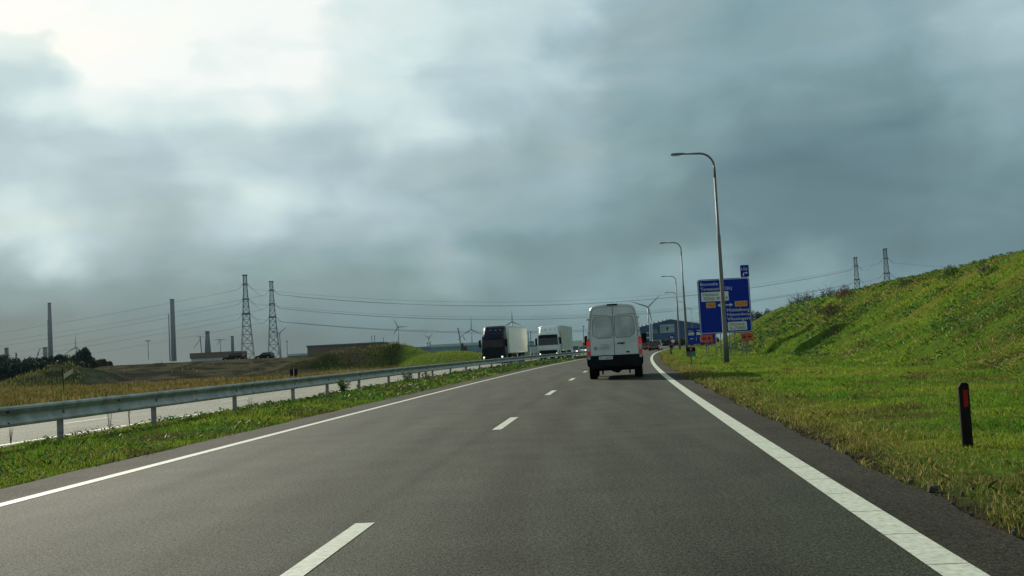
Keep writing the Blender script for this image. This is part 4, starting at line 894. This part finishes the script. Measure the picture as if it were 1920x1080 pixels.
# ------------------------------------------------------------------ pylons and lines
def pylon(lab, topx, topy, Y, H, lv, yaw=0, wt=1.8, wb=7.5):
    p = at(topx, topy, Y); base = p.z-H
    t = thing('lattice_pylon', lab, 'pylon', (p.x, Y, base), yaw, 'lattice electricity pylons')
    mb = MB(); zs = [0, .13, .24, .34, .43, .51, .58, .65, .71, .77, .83, .885, .94, 1.0]; hw = lambda f: (wt+(wb-wt)*max(0, 1-f/.93)**1.25)/2 if f < .93 else wt/2
    r = .17
    for sx_, sy_ in ((-1, -1), (1, -1), (1, 1), (-1, 1)):
        for a, b in zip(zs[:-1], zs[1:]): mb.tube((sx_*hw(a), sy_*hw(a), a*H), (sx_*hw(b), sy_*hw(b), b*H), r, r*.9, 4)
    for a, b in zip(zs[:-1], zs[1:]):
        ha, hb = hw(a), hw(b)
        for sgn in (-1, 1):
            mb.tube((-ha, sgn*ha, a*H), (hb, sgn*hb, b*H), r*.55, n=4); mb.tube((ha, sgn*ha, a*H), (-hb, sgn*hb, b*H), r*.55, n=4)
            mb.tube((sgn*ha, -ha, a*H), (sgn*hb, hb, b*H), r*.55, n=4); mb.tube((-hb, sgn*hb, b*H), (hb, sgn*hb, b*H), r*.5, n=4)
    mb.build('tower', M['pylon'], t)
    MB().box(-wt*.75, wt*.75, -wt*.75, wt*.75, H-.3, H+.25).build('top_frame', M['pylon'], t)
    ends = []
    for z in lv:
        f = z/H; w = hw(f)+.5; MB().box(-w, w, -w, w, z-.28, z+.28).build('platform', M['pylon'], t)
        for s in (-1, 1):
            e = (s*(w+2.9), 0, z-3.0); MB().path([(s*w, 0, z), (s*(w+1.6), 0, z-2.0), e], .11, 5).build('insulator', M['pylon'], t); ends.append(Vector(e))
    off = Matrix.Rotation(yaw, 3, 'Z'); return [Vector(t.location)+off@e for e in ends]
HP = 50
lvl = lambda y0, ys, H, full: [H*(1-(y_-y0)/full) for y_ in ys]
P1 = pylon('left and taller of the two lattice pylons on the left horizon', 459, 516, 590, HP, lvl(516, (533, 561, 589), HP, 169), R(8))
P2 = pylon('right one of the two lattice pylons on the left horizon', 508.5, 528, 645, HP, lvl(528, (544, 570, 595), HP, 155), R(8))
P3 = pylon('shorter left one of the two lattice pylons behind the embankment', 1603.5, 483, 714, HP, lvl(483, (499, 525, 551), HP, 141), R(-12))
P4 = pylon('taller right one of the two lattice pylons behind the embankment', 1659, 467, 640, HP, lvl(467, (484.6, 512.4, 541), HP, 156), R(-12))
def wire(a, b, sag, lab, r=.07):
    pts = [a.lerp(b, t_)-Vector((0, 0, sag*4*t_*(1-t_))) for t_ in np.linspace(0, 1, 22)]
    tag(MB().path(pts, r, 4).build('power_line', M['wire']), lab, 'power line', 'high-voltage lines between the pylons')
for k in range(3):
    lv_ = ('topmost', 'middle', 'lowest')[k]
    wire(P2[2*k+1], P3[2*k], 14.0, lv_+' thick power line from the second left pylon to the shorter right pylon', .085)
    wire(P2[2*k+1]+Vector((3, 30, 0)), P3[2*k]+Vector((-3, 28, 0)), 12.5, lv_+' fainter power line just above the thick one across the middle', .04)
    wire(P1[2*k+1], P4[2*k], 14.0, lv_+' thin power line from the left pylon to the taller right pylon', .045)
    wire(P1[2*k+1]+Vector((-1, 5, 0)), P2[2*k], 1.2, lv_+' short power line between the two left pylons', .07)
    a = at(-620, 700+22*k, 900); wire(P1[2*k], a, 6, lv_+' power line running left from the taller left pylon', .05)
    a = at(-520, 690+24*k, 980); wire(P2[2*k], a, 8, lv_+' power line running left from the second left pylon', .05)
    wire(P3[2*k+1], P4[2*k]+Vector((0, 12, 0)), 1.5, lv_+' short power line between the two right pylons', .06)
    wire(P4[2*k+1], at(2400, 470+25*k, 700), 8, lv_+' power line running right from the taller right pylon', .05)
# ------------------------------------------------------------------ chimneys and plant
def stack(lab, name, cat, x0, y0, x1, y1, w0, w1, Y, m, cap=None):
    a = at(x0, y0, Y); b = at(x1, y1, Y); H = a.z-b.z+6; k = Y/2000.
    t = thing(name, lab, cat, (b.x, Y, b.z-6))
    MB().path([(0, 0, 0), (0, 0, H*.5), (0, 0, H)], [w1*k/2, (w0+w1)*k/4, w0*k/2], 20).build('shaft', M[m], t, smooth=True)
    MB().path([(0, 0, H-1.2*k*2), (0, 0, H+.02)], w0*k/2*1.06, 20).build('rim', M['darkind'], t)
    if cap:
        for f_, ww in cap: MB().path([(0, 0, H*f_), (0, 0, H*f_+1.6*k)], ww*k/2, 14).build('gallery', M['darkind'], t)
    return t
stack('left tall concrete chimney rising above the dark trees', 'factory_chimney', 'chimney', 91.5, 568, 95, 664, 6, 9, 1400, 'concrete')
stack('right tall concrete chimney left of the white building with red roof', 'factory_chimney', 'chimney', 320.3, 561, 326, 668, 8, 9.5, 1300, 'concrete')
stack('thin mast standing close to the right tall chimney', 'flue_mast', 'mast', 315, 589, 318.7, 668, 1.6, 2.2, 1290, 'darkind')
stack('thin flue against the left side of the left chimney', 'flue_mast', 'mast', 89.6, 600, 91.2, 664, 1.6, 2, 1390, 'concrete')
stack('dark tapering tower with a wide cap between the chimney and the pylons', 'refinery_tower', 'tower', 388, 621, 390, 662, 7, 13, 1300, 'darkind', cap=((.97, 9), (.90, 8.5), (.6, 10)))
stack('squat dark stack just left of the left pylon', 'refinery_stack', 'tower', 435, 630, 436.5, 662, 5.5, 6, 1300, 'darkind')
stack('grey column tower above the trees at the far left', 'column_tower', 'tower', 11.5, 652, 12.5, 668, 7, 8, 1200, 'darkind')
stack('pale wide column tower beside the left chimney', 'column_tower', 'tower', 84.5, 651, 85, 668, 8, 8, 1200, 'concrete')
stack('small dark stub above the trees at the far left', 'column_tower', 'tower', 30, 662, 30.5, 670, 3, 3.5, 1200, 'darkind')
for i, (x, yt, w) in enumerate(((983, 629, 2.2), (986.6, 631, 1.6), (990.3, 625, 2), (994.8, 621, 2))):
    stack(('first', 'second and shortest', 'third', 'fourth and tallest')[i]+' of four thin stacks between the two lorries, counted from the left', 'thin_stack', 'stack', x, yt, x+1, 650, w, w+.4, 1300, 'tealshed')
stack('low round storage tank at the foot of the four thin stacks', 'storage_tank', 'tank', 997, 640, 997.3, 650, 9, 9, 1290, 'tealshed')
# cranes
def crane(lab, pts, Y, m='darkind', r=1.0):
    b = at(*pts[0][0], Y); t = thing('harbour_crane', lab, 'crane', (b.x, Y, b.z)); k = Y/2000.
    for i, seg in enumerate(pts):
        P_ = [at(*q, Y)-b for q in seg]; w = (2.4, 1.3, .8, .8, .6)[i]*k*.5*r
        MB().path(P_, w, 5).build(('mast', 'jib', 'stay', 'stay', 'stay')[i], M[m], t)
crane('harbour crane with a tall mast left of the navy lorry', [((864, 652), (861.5, 630), (858.5, 615)), ((862, 634), (867, 628), (872, 638)), ((861, 637), (858, 636))], 1200)
crane('thin slanting crane above the trees left of the left chimney', [((70.5, 668), (72, 660)), ((72, 660), (76, 652))], 1000)
crane('pale tower crane with slanting jib between the chimney and the dark tower', [((378, 662), (376, 640), (375, 630)), ((364, 652), (375.5, 636)), ((366, 631), (383, 632))], 1150, r=.8)
# wind turbines
def turbine(lab, hx, hy, Lb, angs, bx, by, Y=2100, k=1.):
    h = at(hx, hy, Y); b = at(bx, by, Y); u = Y/2000.
    t = thing('wind_turbine', lab, 'wind turbine', (b.x, Y, b.z), 0, 'wind turbines on the horizon')
    MB().path([(0, 0, -8), (h.x-b.x, 0, h.z-b.z)], [1.55*u*k, .85*u*k], 10).build('tower', M['turbine'], t, smooth=True)
    c = h-b; MB().box(c.x-1.4*u*k, c.x+1.4*u*k, -2*k, 6*k, c.z-1.2*u*k, c.z+1.5*u*k, .4*k).build('nacelle', M['turbine'], t)
    for a in angs:
        d = Rv*math.cos(R(a))+Uv*math.sin(R(a)); d.y = 0; d.normalize(); n_ = Vector((-d.z, 0, d.x)); L_ = Lb*u; o = c+Vector((0, -3*k, 0))
        ws = [(0, .7), (.12, 1.5), (.3, 1.3), (.7, .7), (1, .15)]; rings = []
        for f_, w_ in ws:
            q_ = o+d*L_*f_; w2 = w_*u*k*.8; rings.append([q_-n_*w2+Vector((0, -.3*k, 0)), q_-n_*w2*.2+Vector((0, -.8*k, 0)), q_+n_*w2, q_+Vector((0, .6*k, 0))])
        MB().loft(rings).build('blade', M['turbine'], t)
turbine('large pale wind turbine rising behind the blue hall right of the van', 1214.7, 575.5, 36, (163, 45, 284), 1218, 645, 1500, 1.25)
turbine('wind turbine above the navy lorry trailer', 960.3, 603.5, 22, (92, -22, 210), 961.5, 655, 2000)
turbine('wind turbine just left of the navy lorry', 883.7, 618, 25, (91, -24, 212), 886, 660, 2000)
turbine('wind turbine behind the green mound in the middle of the horizon', 746.3, 613, 20, (118, 2, 242), 748.5, 662, 2000)
turbine('small wind turbine between two posts right of the middle turbine', 804.2, 633.5, 13, (45, 150, 270), 804.6, 660, 2400, .8)
turbine('wind turbine half hidden by the tall dark tree at the left', 142.4, 651.5, 28, (89, 212, -30), 143, 690, 2000)
turbine('wind turbine behind the right leg of the second pylon', 524, 625, 22, (42, 160, 280), 527, 668, 2000)
turbine('small wind turbine between the dark tower and the squat stack', 413.5, 637, 13, (178, 240, 0), 413, 665, 2400, .8)
# thin masts on the horizon
def mast(lab, x, y0, y1, Y=700, r=.16, T=0):
    b = at(x+.8, y1, Y); a = at(x, y0, Y)-b; t = thing('light_mast', lab, 'mast', b, 0, 'thin light masts on the horizon')
    MB().path([(0, 0, -1), a], [r*1.3, r], 6).build('pole', M['pylon'], t); MB().box(a.x-.2-T, a.x+.2+T, -.3, .3, a.z-.15, a.z+.25).build('lamp_head', M['pylon'], t)
for lab, x, y0, y1, T in (('light mast with a flat head on the left horizon left of the right chimney', 277.5, 639.5, 670, 1.0), ('light mast right of the second pylon', 538, 640, 668, .2),
        ('left one of two thin masts behind the overgrown mound', 697, 631, 650, 0), ('right one of two thin masts behind the overgrown mound', 702, 630, 650, 0), ('lone thin mast above the top of the overgrown mound', 719, 634, 650, 0),
        ('left one of two dark posts in front of the far sheds', 801, 643.5, 653, .15), ('right one of two dark posts in front of the far sheds', 806.5, 643, 653, .15), ('light mast behind the white lorry', 1093.5, 612, 640, .3)):
    mast(lab, x, y0, y1, 520, .12, T)
# ------------------------------------------------------------------ buildings
HY = 420.; hl = at(1257, 600, HY); bx = hl.x; rz_ = hl.z
t = thing('blue_hall', 'wide blue clad industrial hall with a low gable roof at the end of the road', 'hall', (bx, HY, 0))
Wd = 17.5; ez = rz_-.2*Wd
MB().prism([(-Wd, 0), (Wd, 0), (Wd, ez), (0, rz_), (-Wd, ez)], 0, 60).build('wall', M['hall'], t)
mb = MB(); mb.prism([(-Wd-.4, ez-.08), (-Wd-.4, ez+.27), (0, rz_+.35), (0, rz_)][::-1], -.4, 61); mb.prism([(Wd+.4, ez-.08), (0, rz_), (0, rz_+.35), (Wd+.4, ez+.27)][::-1], -.4, 61); rf = mb.build('roof', M['blueshed'], t)
mb = MB()
for i in range(10): x = -Wd+1+i*1.65; mb.box(x, x+.7, 2, 3.2, rz_-.2*abs(x)+.2, rz_-.2*abs(x)+.95)
mb.build('roof_vents', M['wallwhite'], rf)
M['banner'] = mat('pale_banner', (.30, .33, .33), .7, noise=.25, nscale=.6)
b0 = at(1238, 624.5, HY); b1 = at(1264, 607.5, HY)
bn = MB().box(b0.x-bx, b1.x-bx, -.18, -.05, b0.z, b1.z).build('banner', M['banner'], t); wB = b1.x-b0.x; hB = b1.z-b0.z
mb = MB()
for i, (u0, u1, v) in enumerate(((.05, .42, .8), (.05, .38, .62), (.08, .42, .44), (.58, .9, .62), (.05, .40, .28))): mb.box(b0.x-bx+wB*u0, b0.x-bx+wB*u1, -.22, -.19, b0.z+hB*v, b0.z+hB*(v+.06))
mb.build('printed_lines', M['blueshed'], bn)
MB().prism([(b0.x-bx+wB*.5+.45*math.cos(a), b0.z+hB*.5+.85*math.sin(a)) for a in np.linspace(0, 6.283, 16, endpoint=False)], -.25, -.19).build('emblem', M['seam'], bn)
b2 = at(1221, 620, HY); mb = MB()
for dz in (0, .55, 1.1): mb.box(b2.x-bx, b2.x-bx+2.4, -.1, -.03, b2.z-1+dz, b2.z-.8+dz)
mb.build('pale_stripes', M['banner'], t); MB().prism([(at(1234.5, 616, HY).x-bx+.45*math.cos(a), at(1234.5, 617, HY).z+.85*math.sin(a)) for a in np.linspace(0, 6.283, 16, endpoint=False)], -.15, -.03).build('emblem', M['seam'], t)
M['lowgreen'] = mat('green_plinth', (.07, .10, .055), .7, noise=.15, nscale=.4)
MB().box(-Wd+.05, Wd-.05, -.12, -.02, 0, 2.4).build('plinth', M['lowgreen'], t)
def block(lab, name, x0, x1, yt, Y, parts, depth=20, yb=None, z0=-.6):
    a = at(x0, yt, Y); b = at(x1, yt, Y); zt_ = (a.z+at(x1, yt-(x1-x0)*.05, Y).z)/2
    t = thing(name, lab, 'building', (a.x, Y, z0)); w = b.x-a.x; H = zt_-z0
    for (nm, m, f0, f1, ex) in parts: MB().box(-ex, w+ex, -ex, depth+ex, H*f0, H*f1).build(nm, M[m], t)
    n = max(2, int(w/6))
    for i in range(n): MB().box(w*(i+.25)/n, w*(i+.6)/n, -.06, -.005, H*.25, H*.45).build('window', M['blueshed'], t)
    return t
block('low white building with red roof on the left horizon', 'white_building', 358, 437, 662.5, 420, [('wall', 'wallwhite', 0, .72, 0), ('roof', 'brick', .721, 1, .4)])
block('long orange brick building behind the overgrown mound', 'brick_building', 576, 716, 648, 380, [('wall', 'brick', 0, .93, 0), ('roof', 'darkind', .931, 1, .3)])
block('pale low roof seen left of the orange brick building', 'low_building', 540, 574, 664, 400, [('wall', 'tealshed', 0, .85, 0), ('roof', 'wallwhite', .851, 1, .3)])
block('long blue grey harbour shed in the middle distance', 'harbour_shed', 752, 830, 652, 800, [('wall', 'blueshed', 0, .85, 0), ('roof', 'tealshed', .851, 1, .3)])
block('harbour shed with bright white roof left of the navy lorry', 'harbour_shed', 806, 905, 646.5, 760, [('wall', 'tealshed', 0, .8, 0), ('roof', 'wallwhite', .801, 1, .3)])
block('low teal industrial building between the two lorries', 'industrial_building', 976, 1008, 648, 900, [('wall', 'tealshed', 0, .9, 0), ('roof', 'blueshed', .901, 1, .3)])
block('small white cabin between the two lorries', 'site_cabin', 994, 1009, 651, 260, [('wall', 'wallwhite', 0, .95, 0), ('roof', 'signwhite', .951, 1, .1)], 3)
# white road-sign masts right of the van
for lab, x in (('left one of two white masts beside the van in front of the blue hall', 1218.2), ('right one of two white masts beside the van in front of the blue hall', 1222)):
    b = at(x+1, 648, 230); a = at(x, 602 if x > 1220 else 606, 230)
    t = thing('white_mast', lab, 'mast', (b.x, 230, -.1), 0, 'white masts beside the van'); MB().path([(0, 0, 0), (a.x-b.x, 0, a.z)], .10, 8).build('pole', M['signwhite'], t)
    if x < 1220: MB().box(-.75, 0, -.05, .05, at(x, 623.5, 230).z, at(x, 622.5, 230).z).build('arm', M['signwhite'], t); MB().box(-1., 0, -.05, .05, at(x, 633, 230).z, at(x, 631, 230).z).build('arm', M['signwhite'], t)

# ------------------------------------------------------------------ trees
def tree(lab, px, py_top, Y, wpx, cols, n=2200, z0=-.3, name='tree', group='trees and bushes', bare=False, leaf=.17, shape=1.):
    wpx *= 1.45; a = at(px, py_top, Y); H = a.z-z0; k = Y/FP; rw = wpx*k/2
    t = thing(name, lab, 'tree', (a.x, Y, z0), 0, group); mb = MB()
    mb.path([(0, 0, 0), (rw*.05, 0, H*.3), (0, 0, H*.58)], [max(.12, H*.03), H*.022, H*.012], 7); lim = []; n = int(n*1.8)
    for i in range(9 if not bare else 16):
        an = random.random()*6.28; z_ = H*random.uniform(.2, .5); e = Vector((math.cos(an)*rw*random.uniform(.4, .9), math.sin(an)*rw*random.uniform(.4, .9), H*random.uniform(.55, .95)))
        mid = Vector((e.x*.5, e.y*.5, (z_+e.z)*.5+.04*H)); mb.path([(0, 0, z_), mid, e], [H*.012, H*.008, H*.003], 5); lim.append((mid, e))
    mb.build('trunk', M['bark'], t)
    blobs = [(Vector((math.cos(q)*rw*random.uniform(.1, .7), math.sin(q)*rw*random.uniform(.1, .7), H*random.uniform(.28, .80))), random.uniform(.22, .42)) for q in [random.random()*6.28 for _ in range(11)]]
    blobs += [(Vector((random.uniform(-.4, .4)*rw, 0, H*.80)), .34), (Vector((random.uniform(-.5, .5)*rw, 0, H*.74)), .36)]
    if bare:
        tw = MB()
        for mid, e in lim:
            for j in range(16):
                s_ = mid.lerp(e, random.random()); d_ = Vector((random.gauss(0, 1), random.gauss(0, 1), random.uniform(.3, 1.4))).normalized()*H*random.uniform(.10, .26); tw.tube(s_, s_+d_, .045, .015, 3)
        tw.build('twigs', M['bark'], t); n = int(n*.25)
    P_ = []; 
    for i in range(n):
        c_, r_ = blobs[random.randrange(len(blobs))]; v = Vector((random.gauss(0, 1), random.gauss(0, 1), random.gauss(0, 1))).normalized()*random.random()**.45
        P_.append((c_.x+v.x*r_*rw, c_.y+v.y*r_*rw, max(.1, c_.z+v.z*r_*H*.55*shape)))
    P_ = np.array(P_); cc = np.array(cols)[rng.integers(0, len(cols), n)]
    v0 = P_; d1 = rng.normal(0, 1, (n, 3)); d1 /= np.linalg.norm(d1, axis=1)[:, None]; d2 = np.cross(d1, rng.normal(0, 1, (n, 3))); d2 /= np.linalg.norm(d2, axis=1)[:, None]
    s_ = (leaf*rng.uniform(.5, 1.3, n))[:, None]; vv = np.stack([v0-d1*s_, v0-d2*s_*.6, v0+d1*s_, v0+d2*s_*.6], 1).reshape(-1, 3)
    o = rawmesh('crown', vv, np.arange(4*n).reshape(n, 4), M['leaf'], np.repeat(jit(cc, .25), 4, 0), parent=t); return t
DK = [(.018, .040, .020), (.028, .050, .020), (.014, .030, .018)]; MIX = [(.07, .065, .03), (.05, .06, .02), (.09, .07, .035)]; BR = [(.05, .045, .035), (.035, .035, .03)]
ORD = ('first', 'second', 'third', 'fourth', 'fifth', 'sixth', 'seventh', 'eighth', 'ninth', 'tenth', 'eleventh', 'twelfth', 'thirteenth', 'fourteenth', 'fifteenth')
hs = [(-8, 664), (8, 663), (24, 668), (38, 670), (52, 667), (66, 669), (80, 667), (95, 665), (109, 662), (122, 664), (134, 660)]
for i, (x, yt) in enumerate(hs): tree(ORD[i]+' dark tree from the left in the dense skyline row at the far left', x, yt, 235+random.uniform(-8, 8), 30, DK, 2600, z0=-.3, group='dense row of dark trees at the far left')
for i, (x, yt) in enumerate([(0, 676), (16, 674), (33, 678), (50, 676), (70, 677), (88, 675), (106, 674), (125, 674), (143, 676)]): tree(ORD[i]+' low dark tree from the left edge, in front of the dense tree row', x, yt, 205+random.uniform(-5, 5), 32, DK, 1800, z0=-.3, group='low dark trees in front of the row')
tree('tall rounded dark tree at the right end of the left tree row', 153, 651.5, 228, 30, DK, 4200, shape=1.1, group=None)
tree('light brownish tree right of the tall rounded tree', 172, 668, 232, 22, MIX, 1600, z0=1.2); tree('small brownish bush on the left horizon', 190, 672, 236, 20, MIX, 1400, z0=1.2); tree('lowest brownish bush at the right end of the tree row', 204, 676, 240, 12, MIX, 900, z0=1.2)
tree('bare bush behind the far sheds beside the middle turbine', 757, 646, 420, 12, BR, 800, bare=True); tree('bare yellowish tree beside the harbour crane', 869, 641, 420, 10, MIX, 900)
for x, yt, lab in ((1486, 558, 'wide bare bush low behind the embankment'), (1503, 549, 'bare tree left of the largest bare tree behind the embankment'), (1515, 546, 'slim bare tree behind the embankment crest'), (1550, 538, 'largest bare tree behind the embankment crest'), (1562, 543, 'bare tree joined to the right of the largest bare tree')):
    tree(lab, x, yt, 330, 26, BR, 3200, z0=0, bare=True, leaf=.22, group='bare trees behind the embankment')
for x, yt, lab in ((1418, 580, 'dark bushy tree just right of the large blue sign'), (1436, 577, 'second dark bushy tree right of the large blue sign'), (1465, 574, 'dark low tree where the embankment crest begins to rise')):
    tree(lab, x, yt, 330, 26, DK+BR, 3000, z0=0, group='dark trees behind the embankment')
for i, x in enumerate(range(1196, 1345, 11)): tree(ORD[i]+' brown leafless hedge bush from the left in front of the blue hall', x, 638.5-(x-1200)*.05+random.uniform(-1.2, 1), 330, 17, [(.05, .04, .025), (.045, .055, .02)], 700, z0=-.2, name='hedge_bush', group='hedge bushes in front of the blue hall', leaf=.3)
for x, yt in ((1640, 0), ):
    pass
# bushes on the embankment crest
def bush(px, Y, lab, col, h=.7, w=1.3, n=900):
    # find the point on the slope along the column px at distance Y
    off = np.linspace(8.6, 21, 120); best = None
    xx, yy = ptn(off, np.full_like(off, Y)); zz = z_right(off, np.full_like(off, Y))
    for X_, Y_, Z_ in zip(xx, yy, zz):
        d = Vector((X_, Y_, Z_))-CP; u = 960+FP*d.dot(Rv)/d.dot(Fv)
        if best is None or abs(u-px) < best[0]: best = (abs(u-px), X_, Y_, Z_)
    t = thing('embankment_bush', lab, 'bush', best[1:], 0, 'small bushes on the embankment'); P_ = rng.normal(0, 1, (n, 3)); P_ /= np.linalg.norm(P_, axis=1)[:, None]; P_ *= rng.random((n, 1))**.5
    P_ = P_*np.array([w/2, w/2, h/2])+np.array([0, 0, h*.42]); P_[:, 2] += .18*np.sin(P_[:, 0]*5+1)
    o = blades('foliage', P_, rng.uniform(.08, .18, n), rng.uniform(.03, .07, n), jit(np.tile(col, (n, 1)), .35), M['leaf'], lean=1.1, leaf=True); o.parent = t
    MB().tube((0, 0, -.1), (0, 0, h*.5), .025, .01, 5).build('stem', M['stemm'], t)
bush(1778, 58, 'green leafy bush on the embankment crest against the sky', (.09, .15, .03), .55, 1.3, 500)
bush(1845, 50, 'pale thistle-like weed on the embankment crest nearest the right edge', (.16, .18, .09), .35, .6, 160)
bush(1583, 88, 'reddish brown shrub on the left crest of the embankment', (.12, .055, .03), 1.0, 1.6, 700)
bush(1560, 80, 'dark brown shrub in the slope hollow below the reddish shrub', (.07, .05, .025), .8, 2.6)
bush(1700, 66, 'small green bush on the crest near the right pylons', (.09, .15, .03), .3, 1.0, 400)

# ------------------------------------------------------------------ haze in the air
hm = bpy.data.materials.new('haze'); hm.use_nodes = True; t_ = hm.node_tree; t_.nodes.clear()
pv = t_.nodes.new('ShaderNodeVolumePrincipled'); pv.inputs['Color'].default_value = (.38, .58, .70, 1); pv.inputs['Density'].default_value = .00008; pv.inputs['Anisotropy'].default_value = 0
t_.links.new(pv.outputs[0], t_.nodes.new('ShaderNodeOutputMaterial').inputs['Volume'])
hz = MB().box(-3000, 3000, -200, 3500, -1.6, 170).build('haze', hm); tag(hz, kind='stuff')
